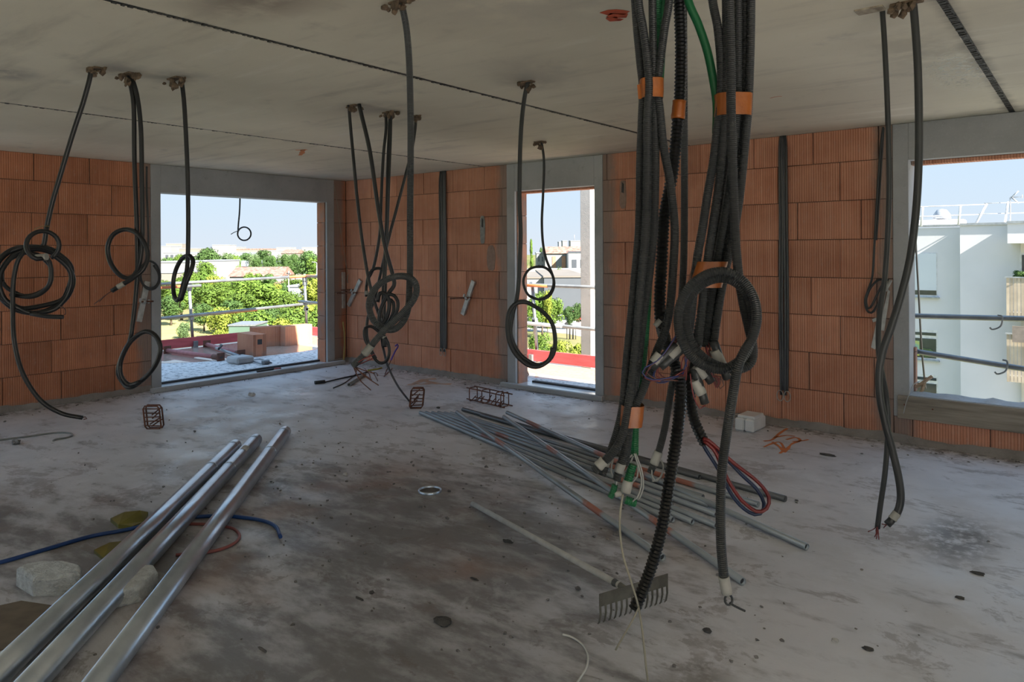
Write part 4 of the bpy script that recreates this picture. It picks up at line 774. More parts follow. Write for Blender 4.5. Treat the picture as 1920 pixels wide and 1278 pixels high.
STRING = mat('pale_string', (0.40, 0.37, 0.29), rough=0.8); ALU = mat('dull_aluminium', (0.62, 0.62, 0.60), (0.42, 0.42, 0.40), rough=0.42, metal=0.55, scale=14, bump=0.3)
CHIP = mat('chipped_box_brown', (0.22, 0.15, 0.095), (0.09, 0.065, 0.045), rough=0.95, scale=30, bump=0.8, bscale=60)
RUST = mat('rusty_steel', (0.22, 0.085, 0.05), (0.10, 0.045, 0.03), rough=0.85, scale=30, bump=0.5, bscale=90)

def PX(L_, d0): return [at(p[0], p[1], (p[2] if len(p) > 2 else d0)) for p in L_]
def ring(cx, cy, rx, ry, a0, a1, d, n=18, drift=0.0, wob=0.0, seed=0):
    """points on a loop; a narrow loop is a round one turned about the vertical"""
    out = []; R_ = max(rx, ry); dep = math.sqrt(max(R_ * R_ - min(rx, ry) ** 2, 0)) * d / F_PX; k = max(3, int(abs(a1 - a0) / 360 * n)); rr = random.Random(seed)
    for i in range(k + 1):
        a = math.radians(a0 + (a1 - a0) * i / k); s = 1 + wob * rr.uniform(-1, 1)
        out.append((cx + rx * s * math.cos(a), cy - ry * s * math.sin(a), d + dep * math.cos(a) + drift * i / k))
    return out
def strand(parent, pts, r, m, name='conduit', d0=3.0, ribs=0, n=8, step=0.02, dep=0.12):
    W = PX(pts, d0); mb = MB()
    if ribs: corrugated(mb, W, r, pitch=ribs, n=n, depth=dep)
    else: mb.tube(spline(W, step), r, n=n)
    return mb.build(name, m, parent)
def band(parent, a, b, r, m, name='tape_band', d0=3.0, n=14):
    """tape wound round a conduit between two pixels"""
    A, B = PX([a, b], d0); mb = MB(); ns = 6; rn = random.Random(int(a[0] * 7 + a[1]))
    mb.tube([A.lerp(B, i / ns) for i in range(ns + 1)], r, n=n, radii=[r * rn.uniform(0.95, 1.05) for _ in range(ns + 1)]); return mb.build(name, m, parent)
def wires(parent, start, ends, r, m, d0, name='wire', bulge=6, seed=0):
    rn = random.Random(seed)
    for (x, y) in ends:
        mx, my = (start[0] + x) / 2 + rn.uniform(-bulge, bulge), (start[1] + y) / 2 + rn.uniform(-bulge, bulge)
        strand(parent, [(start[0], start[1]), (mx, my, d0 + rn.uniform(-.03, .03)), (x, y, d0 + rn.uniform(-.04, .04))], r, m, name, d0, n=5, step=0.012)
def ceiling_box(parent, px, py, w_=0.10, seed=0, hang=True, dx=0.0):
    """broken-out box in the ceiling with crumbs of mortar hanging from it"""
    p = on_ceiling(px, py); rn = random.Random(seed); mb = MB()
    mb.bbox((p.x - w_ * 0.42, p.y - 0.022, H - 0.008), (p.x + w_ * 0.42, p.y + 0.022, H + 0.005), 0.004)
    for i in range(12):
        q = Vector((p.x + rn.uniform(-.6, .6) * w_, p.y + rn.uniform(-.03, .03), H - rn.uniform(0.005, 0.03))); s = rn.uniform(0.008, 0.022); mb.rock(q, (s, s * 0.8, s * rn.uniform(0.6, 1.4)), seed * 10 + i, sub=1, rough=0.7)
    if hang: mb.rock((p.x + w_ * 0.1, p.y - 0.01, H - 0.05), (0.028, 0.012, 0.022), seed + 77, sub=2, rough=0.9)
    return mb.build('ceiling_box', CHIP, parent)
GH = 'cable tails hanging from the ceiling'
def hanging(px, py, label, name='hanging_cable', cat='cable', group=None):
    p = on_ceiling(px, py); return thing(name, (p.x, p.y, H), label, cat, group)

# -- big coil at the left edge
d = 3.79
t = hanging(172, 128, 'black cable hung in a thick many-turn coil at the left edge, its tail trailing down', group=GH)
ceiling_box(t, 178, 128, 0.12, 1, False)
main = [(171, 126), (168, 148), (156, 192), (140, 240), (124, 292), (109, 342), (97, 384), (88, 425), (82, 460)]
strand(t, main + ring(62, 524, 74, 62, 80, -280, d - 0.03, wob=0.03, seed=2), 0.0125, BLACK_CON, 'coil', d)
strand(t, ring(60, 520, 77, 57, 100, -330, d - 0.06, wob=0.05, seed=3, drift=0.05), 0.0125, BLACK_CON, 'coil', d)
strand(t, ring(66, 527, 70, 58, 60, -300, d - 0.09, wob=0.05, seed=4, drift=0.08), 0.0125, BLACK_CON, 'coil', d)
strand(t, ring(50, 514, 47, 40, 200, -260, d - 0.05, wob=0.04, seed=6, drift=0.07), 0.011, BLACK_CON, 'coil', d)
strand(t, ring(80, 460, 31, 27, -60, 250, d - 0.10, drift=-0.06) + [(90, 486, d - 0.12), (96, 515, d - .1), (88, 540, d - .1), (60, 556, d - .1), (20, 552, d - .1)], 0.0115, BLACK_CON, 'coil', d)
strand(t, [(58, 588), (90, 593), (118, 594)], 0.0115, BLACK_CON, 'cable_end', d - 0.09)
strand(t, [(118, 592), (124, 586), (120, 577), (112, 574)], 0.0025, WIRE_BROWN, 'wire', d - 0.09, n=5)
strand(t, [(48, 468, d - .1), (33, 490, d - .13), (25, 530, d - .13), (24, 580, d - .12), (27, 640, d - .1), (42, 698, d - .1), (74, 748, d - .08), (114, 774, d - .05), (155, 783, d)], 0.0115, BLACK_CON, 'tail', d)
strand(t, [(154, 783, d), (161, 781, d), (163, 784, d), (157, 786, d)], 0.003, WIRE_BROWN, 'wire', d, n=5)
band(t, (68, 483), (88, 481), 0.017, TAPE_WHITE, 'label_tape', d - 0.14)
strand(t, [(64, 430), (78, 424), (92, 424)], 0.0022, mat('tie_wire', (0.30, 0.22, 0.09), rough=0.5), 'tie_wire', d - 0.02, n=5)
# -- pair with two loops
d = 3.93
t = hanging(240, 140, 'two black cables from one broken ceiling box, one loop above, one knotted near floor', group=GH)
ceiling_box(t, 240, 138, 0.13, 2, True)
strand(t, [(238, 136), (246, 165), (251, 205), (252, 300), (255, 380), (257, 440), (258, 500), (255, 550), (249, 605), (243, 640), (231, 662), (221, 695), (229, 715), (243, 726, d - .03), (266, 713, d - .03), (290, 686, d - .05), (301, 655, d - .07), (293, 631, d - .06), (275, 621, d - .05), (256, 630, d - .04), (239, 648, d - .05), (226, 678, d - .05), (227, 705, d - .05), (242, 721, d - .04), (262, 716, d - .06)], 0.0125, BLACK_CON, 'knotted_cable', d)
e = d - 0.04
strand(t, [(246, 141), (257, 180), (264, 240), (266, 330), (267, 420), (265, 470), (258, 505), (243, 521), (224, 515), (207, 492), (202, 464), (212, 440), (235, 430), (258, 438, e), (273, 460, e), (277, 482, e), (268, 505, e - .02), (248, 522, e - .03), (228, 534, e - .03), (210, 545, e - .03)], 0.0125, BLACK_CON, 'looped_cable', d)
band(t, (233, 531), (221, 538), 0.0145, TAPE_WHITE, 'label_tape', e - 0.03)
wires(t, (210, 545), [(176, 570), (180, 568), (186, 566)], 0.002, WIRE_BROWN, e - 0.03, seed=3, bulge=2)
# -- single with narrow loop in front of the wide opening
d = 4.04
t = hanging(345, 148, 'single black cable hanging in front of the wide opening, ending in a narrow loop', group=GH)
ceiling_box(t, 328, 146, 0.13, 3, True)
strand(t, [(340, 148), (345, 190), (349, 260), (352, 340), (353, 420), (352, 486), (349, 514, d - .02), (343, 534, d - .03), (338, 556, d - .03), (332, 563), (326, 551, d + .03), (325, 528, d + .05), (330, 505, d + .05), (341, 485, d + .03), (354, 479), (362, 489, d - .03), (358, 508, d - .05), (350, 527, d - .06), (343, 550, d - .05), (339, 562, d - .04)], 0.0125, BLACK_CON, 'cable', d)
wires(t, (339, 562), [(336, 577), (338, 574)], 0.002, WIRE_BROWN, d - 0.04, seed=4, bulge=1)
# -- thin one outside, under the roof overhang
d = 9.35
p = at(450, 355, d)
t = thing('hanging_cable', (p.x, p.y, H + 0.06), 'thin black cable ending in a small loop against the sky, outside the wide opening', 'cable', GH)
strand(t, [(451, 320), (450, 372), (449, 398), (447, 420), (446, 436)] + ring(458, 438, 12.5, 12.5, 180, -240, d, drift=-0.02) , 0.010, BLACK_CON, 'cable', d)
strand(t, [(449, 432), (440, 435), (433, 439)], 0.005, BLACK_CON, 'cable_end', d, n=6)

# -- tangle left of the middle
d = 4.78
t = hanging(655, 197, 'thin dark cable, leftmost of the tangle that hangs before the far corner', group='cables of the middle tangle')
ceiling_box(t, 662, 197, 0.10, 4, False)
strand(t, [(654, 197), (657, 235), (663, 300), (670, 375), (679, 450), (689, 512), (697, 548), (705, 574), (711, 592), (716, 612), (712, 622), (698, 612), (687, 613), (683, 620), (685, 637), (694, 654), (700, 668), (711, 680), (724, 677), (730, 661), (728, 645), (722, 632)], 0.0105, BLACK_CON, 'cable', d)
t = hanging(675, 198, 'thicker dark cable slanting down from the tangle to a chain of small loops', group='cables of the middle tangle')
strand(t, [(673, 195), (679, 220), (694, 286), (709, 390), (722, 462), (736, 514), (739, 534), (729, 549), (715, 577), (711, 600), (718, 606), (727, 590), (730, 566), (722, 550), (712, 550), (708, 566)], 0.0135, BLACK_CON, 'cable', d - 0.04)
strand(t, [(728, 552), (738, 553), (746, 566), (744, 584), (736, 598), (730, 612)], 0.0115, BLACK_CON, 'cable_loop', d - 0.07)
strand(t, [(729, 560), (737, 566), (738, 582), (731, 600), (722, 612)], 0.0115, BLACK_CON, 'cable_loop', d - 0.03)
d = 5.03
t = hanging(724, 210, 'dark cable bowing out to a taped end, left one of the middle ceiling box', group='cables of the middle tangle')
ceiling_box(t, 729, 210, 0.12, 5, False)
strand(t, [(723, 209), (724, 240), (719, 290), (715, 366), (712, 439), (701, 499), (691, 522), (687, 537), (687, 556)], 0.0105, BLACK_CON, 'cable', d)
band(t, (687, 545), (687, 552), 0.0135, TAPE_GREY, 'label_tape', d)
strand(t, [(687, 537), (691, 516), (700, 505), (712, 503), (720, 511), (723, 530), (722, 556)], 0.0105, BLACK_CON, 'cable_loop', d - 0.03)
t = hanging(733, 212, 'dark cable hanging nearly straight to a taped stub, right one of the middle ceiling box', group='cables of the middle tangle')
strand(t, [(733, 210), (732, 260), (729, 340), (726, 430), (722, 520), (721, 585), (720, 625), (722, 650)], 0.0105, BLACK_CON, 'cable', d - 0.02)
band(t, (721, 632), (721, 650), 0.016, BLACK_CON, 'end_sleeve', d - 0.03); band(t, (721, 630), (721, 634), 0.0165, TAPE_WHITE, 'label_tape', d - 0.03)
d = 5.17
t = hanging(780, 217, 'dark cable slanting left from its own small ceiling box into the tangle', group='cables of the middle tangle')
ceiling_box(t, 779, 217, 0.09, 6, False)
strand(t, [(780, 215), (778, 245), (770, 290), (745, 386), (728, 450), (711, 524), (702, 562), (690, 594), (688, 630), (696, 655), (705, 672)], 0.0105, BLACK_CON, 'cable', d)
d = 4.9
t = hanging(731, 211, 'long thin cable tail running from the tangle down to the slim floor cage', group='cables of the middle tangle')
strand(t, [(731, 210, 5.03), (727, 300, 5.0), (724, 420, 4.95), (718, 540, 4.95), (716, 630, 5.0), (720, 658, 5.1), (729, 690, 5.5), (747, 725, 6.2), (766, 750, 6.9), (771, 757, 7.0)], 0.009, BLACK_CON, 'cable', d)

# -- big conduit with a knot, nearest
d = 2.81
t = hanging(745, 3, 'thick black conduit from the top edge tied in one big knot, taped slanting end', name='knotted_conduit', cat='conduit')
ceiling_box(t, 752, 2, 0.13, 7, False)
k = d - 0.05
strand(t, [(750, -4), (758, 30), (764, 70), (768, 135), (770, 250), (769, 400), (769, 490), (768, 530), (766, 572), (759, 597), (745, 614), (729, 618), (710, 610), (697, 594), (692, 570), (699, 547), (716, 529), (738, 519), (760, 518, d - .02), (776, 527, k), (781, 543, k), (775, 562, k), (760, 581, k), (741, 600, k), (723, 617, k), (705, 637, k), (690, 656, k), (677, 671, k), (662, 686, k)], 0.0135, GREY_CON, 'conduit', d, ribs=0.006, n=12, dep=0.11)
band(t, (697, 647), (683, 664), 0.0155, TAPE_GREY, 'tape_band', k)
wires(t, (662, 686), [(702, 700), (697, 712), (710, 722), (695, 731), (668, 697), (684, 706)], 0.0022, WIRE_BROWN, k, seed=11, bulge=5)
wires(t, (664, 685), [(698, 672), (702, 664)], 0.0022, WIRE_RED, k, seed=12, bulge=3)
# -- two loops by the narrow doorway
d = 4.13
t = hanging(990, 152, 'dark cable with a large double loop hanging in front of the narrow doorway', group=GH)
ceiling_box(t, 988, 153, 0.11, 8, True)
k = d - 0.05
strand(t, [(991, 152), (984, 180), (978, 230), (975, 290), (974, 370), (976, 440), (973, 520), (969, 559), (962, 586), (957, 620), (962, 642), (974, 663), (989, 676), (1008, 684), (1026, 678), (1038, 661), (1041, 637), (1036, 608), (1022, 588), (1004, 575, d - .03), (985, 566, k), (967, 569, k), (955, 584, k), (951, 608, k), (953, 632, k), (961, 655, k), (975, 673, k), (994, 686, k), (1013, 686, k), (1030, 673, k), (1037, 652, k - .01)], 0.0125, GREY_CON, 'cable', d)
d = 6.41
t = hanging(1012, 265, 'thinner dark cable further back with a round loop level with the doorway rail', group=GH)
ceiling_box(t, 1012, 265, 0.10, 9, True)
strand(t, [(1015, 265), (1019, 290), (1020, 320), (1018, 370), (1016, 415), (1018, 455), (1024, 485), (1034, 510), (1039, 527), (1037, 543), (1027, 557), (1010, 561), (992, 554), (983, 538), (982, 522), (991, 506), (1006, 500, d - .04), (1023, 502, d - .04), (1035, 514, d - .05), (1038, 532, d - .06), (1030, 551, d - .06), (1012, 561, d - .06), (994, 555, d - .06)], 0.0115, GREY_CON, 'cable', d)

# -- right-hand pair
d = 2.94
t = hanging(1655, 20, 'thinner cable of the crossed pair before the window, bare dark red wires at its end', group='crossed pair of cables at the right')
p = on_ceiling(1632, 20); MB().bbox((p.x - 0.05, p.y - 0.05, H - 0.006), (p.x + 0.055, p.y + 0.02, H + 0.004), 0.003).build('ceiling_box', mat('pale_mortar_patch', (0.48, 0.42, 0.31), (0.25, 0.2, 0.15), scale=25, bump=0.8), t)
strand(t, [(1654, 14), (1659, 90), (1664, 200), (1667, 330), (1665, 426), (1659, 520), (1651, 575), (1647, 620), (1648, 665, d - .01), (1655, 705, d), (1662, 745, d + .03), (1665, 800, d + .03), (1660, 880, d + .03), (1651, 945, d + .03), (1645, 990, d + .03)], 0.0105, GREY_CON, 'cable', d)
wires(t, (1646, 985), [(1643, 1010), (1640, 1006), (1628, 996), (1648, 1011), (1643, 1002)], 0.0022, WIRE_RED, d + 0.03, seed=5, bulge=2)
d = 2.84
t = hanging(1710, 3, 'thicker cable of the crossed pair before the window, white tape near its bent end', group='crossed pair of cables at the right')
ceiling_box(t, 1706, 3, 0.11, 11, False)
strand(t, [(1711, -3), (1716, 50), (1721, 130), (1723, 230), (1722, 320), (1717, 400), (1707, 480), (1692, 545), (1672, 610), (1656, 655), (1648, 700), (1650, 745), (1659, 790), (1672, 840), (1684, 890), (1689, 930), (1684, 957), (1672, 974), (1663, 983)], 0.0145, GREY_CON, 'cable', d)
band(t, (1682, 961), (1673, 973), 0.0165, TAPE_WHITE, 'label_tape', d)
wires(t, (1663, 983), [(1654, 982), (1657, 989)], 0.002, WIRE_RED, d, seed=6, bulge=1)

# -- conduits running down the long wall
WALL_CON = mat('wall_conduit_grey', (0.085, 0.085, 0.09), (0.06, 0.06, 0.065), rough=0.35, scale=3, rand=0.3)
def wall_conduits(x0, x1, zb, label, seed):
    n_ = 4; t = thing('wall_conduit_bundle', ((x0 + x1) / 2, -0.03, zb), label, 'conduit', 'grey conduits running down the long wall'); rn = random.Random(seed)
    for i in range(n_):
        x = x0 + (x1 - x0) * (i + 0.5) / n_; dx = rn.uniform(-.003, .003); mb = MB()
        mb.tube(spline([(x - 0.006 + dx + 0.006 * (1.5 - i), -0.004, H - 0.004), (x + dx, -0.022 - 0.006 * (i % 2), H - 0.16), (x + dx, -0.02, 1.7), (x - dx, -0.021, 1.0), (x + dx * 0.5 + 0.003 * (1.5 - i), -0.022, zb + 0.04 * (i % 2))], 0.05), (x1 - x0) / n_ * 0.47, n=10); mb.build('conduit', WALL_CON, t)
    for i, s in enumerate((0, 1)):
        c = Vector(((x0 + x1) / 2 + (-0.03 if s else 0.03), -0.045, zb - 0.005)); mb = MB()
        mb.tube([c + Vector((0.028 * math.cos(a), 0.012 * math.sin(a * 0.5), 0.045 * math.sin(a))) for a in [2 * math.pi * q / 20 for q in range(21)]], 0.0035, n=6); mb.build('end_wire', WIRE_WHITE, t)
    return t
wall_conduits(1.825, 1.945, 0.29, 'four slim grey conduits fixed straight down the brick wall left of the doorway', 1)
wall_conduits(5.90, 5.985, 0.26, 'four slim grey conduits fixed straight down the brick wall right of the doorway', 2)
# -- thin cable with a loop on the pier beside the window
q = wall_r(1655, 245)
t = thing('hanging_cable', (q.x, -0.05, H), 'thin grey cable with a small loop, hung on the brick beside the window post', 'cable', GH)
def on_wr(L_, off): return [wall_r(x, y, off) for x, y in L_]
mb = MB(); mb.tube(spline(on_wr([(1656, 238), (1650, 290), (1644, 380), (1640, 450), (1636, 515), (1628, 543), (1622, 563), (1626, 582), (1636, 585), (1648, 566), (1661, 541), (1668, 527), (1660, 526), (1648, 545), (1636, 570), (1628, 578), (1624, 562), (1632, 540), (1646, 525), (1658, 524)], 0.06), 0.02), 0.0085, n=8); mb.build('cable', GREY_CON, t)
mb = MB(); mb.tube(spline(on_wr([(1657, 240), (1653, 300), (1648, 380), (1643, 450)], 0.045), 0.03), 0.007, n=8); mb.build('cable', GREY_CON, t)
mb = MB(); mb.tube(on_wr([(1660, 545), (1670, 525)], 0.07), 0.013, n=8); mb.build('label_tape', TAPE_WHITE, t)
mb = MB(); mb.tube(on_wr([(1645, 510), (1664, 527)], 0.07), 0.002, n=5); mb.build('tie_wire', MATS['tie_wire'], t)
# -- thin cable coil on the post left of the wide opening
def on_wl(L_, off): return [wall_l(x, y, off) for x, y in L_]
t = thing('hanging_cable', (0.06, -2.62, H), 'thin grey cable coiled in a ring on the post beside the wide opening', 'cable', GH)
lp = [(275, 312), (275, 360), (278, 430), (277, 480), (272, 495), (264, 510), (266, 528), (276, 541), (290, 541), (299, 528), (300, 512), (293, 496), (281, 489), (270, 494), (262, 508), (264, 526), (275, 538), (288, 539), (297, 528), (297, 512), (288, 497)]
mb = MB(); mb.tube(spline(on_wl(lp, 0.07), 0.03), 0.011, n=8); mb.build('cable', GREY_CON, t)
# -- white string in the corner and yellow cable below it
t = thing('string', (0.05, -0.15, 1.2), 'pale string hanging slack by the corner post beside the wide opening', 'string'); MB().tube(spline(on_wl([(626, 345), (632, 380), (640, 440), (648, 490), (653, 520), (654, 535)], 0.03), 0.05), 0.004, n=5).build('string', STRING, t)
MB().tube(spline(on_wl([(653, 505), (657, 520), (655, 532), (651, 525), (654, 508)], 0.04), 0.02), 0.006, n=5).build('string_knot', STRING, t)
t = thing('yellow_cable', (0.05, -0.1, 0.0), 'yellow cable rising from the floor in the dark corner beside the wide opening', 'cable'); MB().tube(spline([wall_l(643, 603, 0.04), wall_l(646, 630, 0.05), wall_l(645, 665, 0.06), wall_l(642, 688, 0.08)], 0.03), 0.011, n=8).build('cable', mat('yellow_cable', (0.48, 0.36, 0.12), rough=0.5), t)

# -- the big bundle in front
d = 2.29
TOPY = -100
t = hanging(1215, -100, 'left bundle of grey corrugated conduits with orange tape top and bottom, fanned-out taped ends', name='conduit_bundle', cat='conduit', group='big bundle hanging from the ceiling')
G = dict(ribs=0.0062, n=12, dep=0.13)
strand(t, [(1187, TOPY), (1190, -10), (1194, 50), (1200, 115), (1205, 165), (1203, 230), (1200, 308), (1198, 425), (1190, 520), (1182, 605), (1174, 685), (1168, 757), (1158, 805), (1145, 845), (1129, 890)], 0.0135, GREY_CON, 'conduit', d + 0.02, **G)
strand(t, [(1193, TOPY), (1197, 0), (1206, 54), (1214, 115), (1217, 165), (1214, 230), (1214, 300), (1211, 425), (1203, 520), (1196, 600), (1188, 690), (1178, 762), (1168, 812), (1148, 850), (1113, 882)], 0.0140, GREY_CON, 'conduit', d - 0.02, **G)
strand(t, [(1232, TOPY), (1232, 0), (1231, 90), (1226, 170), (1225, 300), (1219, 430), (1213, 560), (1206, 660), (1195, 745), (1190, 800), (1189, 852)], 0.0150, GREEN_CON, 'green_conduit', d + 0.05, ribs=0.007, n=12, dep=0.10)
strand(t, [(1240, TOPY), (1244, 0), (1240, 80), (1236, 150)], 0.0150, GREEN_CON, 'green_conduit', d + 0.06, n=12)
strand(t, [(1262, TOPY), (1255, 0), (1246, 54), (1238, 115), (1233, 165), (1237, 205), (1245, 280), (1256, 340), (1265, 425), (1263, 490), (1257, 570), (1247, 620), (1233, 655), (1220, 690), (1205, 732), (1190, 765), (1178, 808), (1170, 850), (1156, 900)], 0.0140, GREY_CON, 'conduit', d, **G)
strand(t, [(1222, TOPY), (1224, 60), (1226, 165), (1228, 240), (1229, 310), (1226, 430), (1217, 520), (1207, 590), (1199, 660), (1186, 758), (1178, 820), (1172, 872)], 0.0135, GREY_CON, 'conduit', d + 0.01, **G)
def flat_band(parent, pts, th, m, name='tape_band', d0=2.3):
    """tape wrapped round several conduits: flat oval section; pts = [(left, right, y)]"""
    mb = MB(); rows = []; n_ = 20
    for (xl, xr, y) in pts:
        c = at((xl + xr) / 2, y, d0); hw = (xr - xl) / 2 * d0 / F_PX; rows.append([c + RT * (hw * math.copysign(abs(math.cos(a)) ** 0.55, math.cos(a))) + FWD * (th * math.copysign(abs(math.sin(a)) ** 0.7, math.sin(a))) for a in [2 * math.pi * k_ / n_ for k_ in range(n_)]])
    V_ = [p for r_ in rows for p in r_]; F_ = []
    for i in range(len(rows) - 1):
        for k_ in range(n_): F_.append((i * n_ + k_, i * n_ + (k_ + 1) % n_, (i + 1) * n_ + (k_ + 1) % n_, (i + 1) * n_ + k_))
    mb.add(V_, F_, True); return mb.build(name, m, parent)
b1 = flat_band(t, [(1199, 1243, 150), (1198, 1243, 160), (1200, 1243, 172), (1200, 1242, 186)], 0.042, TAPE_ORANGE, d0=d + 0.015)
mb = MB(); mb.box((-0.004, -0.004, -0.022), (0.004, 0.004, 0.022), Matrix.Translation(at(1199, 172, d - 0.03)) @ Matrix.Rotation(0.15, 4, 'X')); mb.build('tape_end', TAPE_ORANGE, t)
flat_band(t, [(1165, 1207, 758), (1164, 1206, 768), (1163, 1205, 782), (1162, 1203, 797)], 0.040, TAPE_ORANGE, d0=d + 0.01)
band(t, (1133, 863), (1121, 875), 0.0165, TAPE_WHITE, 'label_tape', d - 0.02); band(t, (1140, 856), (1134, 872), 0.0155, TAPE_GREY, 'label_tape', d + 0.02)
band(t, (1165, 868), (1160, 885), 0.0155, TAPE_GREY, 'label_tape', d); 
strand(t, [(1187, 870), (1182, 886), (1177, 902)], 0.0145, GREEN_CON, 'green_sleeve', d + 0.02, ribs=0.007, n=12, dep=0.1); band(t, (1178, 900), (1173, 922), 0.0165, TAPE_WHITE, 'label_tape', d + 0.02)
strand(t, [(1172, 936), (1182, 940), (1192, 943)], 0.0135, GREEN_CON, 'green_sleeve', d + 0.02, ribs=0.007, n=12, dep=0.1)
strand(t, [(1144, 932), (1149, 922), (1153, 908)], 0.0105, GREEN_CON, 'green_sleeve', d + 0.03, ribs=0.007, n=10, dep=0.1); band(t, (1152, 926), (1166, 924), 0.010, TAPE_WHITE, 'label_tape', d + 0.03)
for i, pts in enumerate(([(1189, 850), (1199, 880), (1203, 905), (1196, 930), (1186, 940)], [(1192, 850), (1204, 885), (1206, 915), (1198, 935)], [(1186, 852), (1168, 870), (1158, 895), (1154, 918)], [(1188, 852), (1176, 880), (1156, 900), (1150, 925)], [(1174, 920), (1185, 905), (1196, 890), (1194, 860)], [(1150, 860), (1146, 880), (1152, 900), (1156, 915)])): strand(t, pts, 0.0028, WIRE_WHITE, 'wire', d + 0.01 + 0.01 * i, n=5)
# pull strings that hang from the ends
t2 = thing('pull_string', at(1200, 1278, 2.31), 'pale pull string dangling from the left conduit bundle down past the rake', 'string')
strand(t2, [(1168, 926), (1162, 974), (1167, 1035), (1184, 1092), (1196, 1133), (1204, 1180), (1211, 1245), (1217, 1300), (1220, 1345)], 0.0035, STRING, 'string', 2.31, n=6)
strand(t2, [(1198, 1138), (1186, 1162), (1170, 1190), (1154, 1218)], 0.003, STRING, 'string', 2.30, n=6)

# centre: ribbed black duct and a plain grey conduit
d = 2.36
t = hanging(1275, -100, 'long black ribbed duct with orange tape band, open end just above the rake head', name='ribbed_duct', cat='duct', group='big bundle hanging from the ceiling')
B = dict(ribs=0.0125, n=14, dep=0.22)
strand(t, [(1272, TOPY), (1274, 0), (1277, 90), (1275, 180), (1271, 225), (1266, 280), (1258, 340), (1246, 400), (1243, 440), (1240, 500), (1237, 560), (1239, 600), (1248, 640, d + .05), (1264, 680, d + .05), (1275, 715, d + .02), (1276, 750), (1271, 800), (1263, 855), (1254, 910), (1243, 980), (1225, 1050), (1206, 1103), (1190, 1140)], 0.0208, DUCT_BLACK, 'ribbed_tube', d, **B)
band(t, (1274, 189), (1271, 223), 0.0225, TAPE_ORANGE, 'tape_band', d); band(t, (1238, 600), (1228, 611), 0.009, TAPE_WHITE, 'label_tape', d - 0.02)
t = hanging(1284, -100, 'straight grey conduit behind the ribbed duct, grey taped end with a wire ring', name='hanging_conduit', cat='conduit', group='big bundle hanging from the ceiling')
strand(t, [(1280, TOPY), (1282, 60), (1283, 236), (1283, 430), (1280, 530), (1272, 625), (1265, 690), (1256, 745), (1247, 800), (1237, 840), (1228, 865), (1219, 886)], 0.0125, GREY_CON, 'conduit', d + 0.05, **G)
band(t, (1235, 846), (1226, 870), 0.0155, TAPE_WHITE, 'label_tape', d + 0.05)
for i in range(3): strand(t, [(1222, 880), (1224, 899 + i * 2), (1236, 897 + i), (1244, 878), (1240, 862)], 0.0028, WIRE_WHITE, 'wire', d + 0.04 + 0.012 * i, n=5)

# right bundle
d = 2.29
t = hanging(1380, -100, 'right bundle of grey conduits with two orange tape bands and stubs ending in wire tangle', name='conduit_bundle', cat='conduit', group='big bundle hanging from the ceiling')
strand(t, [(1265, TOPY), (1290, 0), (1309, 45), (1327, 99), (1339, 160), (1344, 200), (1343, 250)], 0.0135, GREEN_CON, 'green_conduit', d + 0.03, n=12)
strand(t, [(1326, TOPY), (1336, 0), (1346, 54), (1352, 126), (1351, 198), (1345, 240), (1338, 300), (1326, 370), (1317, 430), (1308, 480), (1302, 530), (1296, 590), (1288, 650)], 0.0145, GREY_CON, 'conduit', d, **G)
strand(t, [(1360, TOPY), (1362, 60), (1362, 180), (1358, 235), (1349, 335), (1336, 425), (1327, 485), (1318, 560), (1310, 645)], 0.0140, GREY_CON, 'conduit', d - 0.01, **G)
strand(t, [(1384, TOPY), (1384, 60), (1383, 180), (1378, 260), (1366, 360), (1352, 445), (1341, 510), (1331, 580), (1322, 650)], 0.0140, GREY_CON, 'conduit', d + 0.02, **G)
strand(t, [(1396, TOPY), (1398, 60), (1395, 200), (1388, 280), (1375, 380), (1362, 460), (1352, 520), (1342, 590), (1334, 650)], 0.0140, GREY_CON, 'conduit', d + 0.03, **G)
strand(t, [(1409, TOPY), (1408, 60), (1404, 190), (1400, 240), (1392, 326), (1383, 398), (1371, 456), (1361, 505), (1352, 550), (1344, 600), (1338, 645)], 0.0135, GREY_CON, 'conduit', d + 0.0, **G)
flat_band(t, [(1340, 1408, 178), (1341, 1408, 190), (1341, 1407, 206), (1340, 1406, 219)], 0.046, TAPE_ORANGE, d0=d + 0.01)
flat_band(t, [(1303, 1362, 490), (1299, 1359, 503), (1294, 1355, 520), (1290, 1351, 538)], 0.050, TAPE_ORANGE, d0=d + 0.01)
def stub(a, b, c1, c2):
    strand(t, [a, b], 0.0135, GREY_CON, 'stub', d - 0.05, n=12); band(t, c1, c2, 0.0165, TAPE_WHITE, 'label_tape', d - 0.05)
stub((1290, 645), (1238, 688), (1277, 648), (1256, 668)); stub((1338, 640), (1364, 710), (1340, 656), (1354, 685)); stub((1305, 676), (1334, 716), (1305, 686), (1322, 706)); stub((1302, 690), (1322, 756), (1302, 712), (1316, 738))
stub((1268, 645), (1222, 690), (1238, 664), (1226, 680))
rw = random.Random(21)
for i in range(9):
    a = (rw.uniform(1262, 1290), rw.uniform(628, 655)); b_ = (rw.uniform(1262, 1290), rw.uniform(690, 715)); xm = rw.uniform(1202, 1232); strand(t, [a, ((a[0] + xm) / 2, 668 + rw.uniform(-8, 8)), (xm, 700 + rw.uniform(-10, 6)), (xm + 18, 713 + rw.uniform(-4, 6)), b_], 0.0022, [WIRE_RED, WIRE_BLUE, WIRE_BROWN][i % 3], 'wire', d - 0.03 + rw.uniform(-.04, .04), n=5)
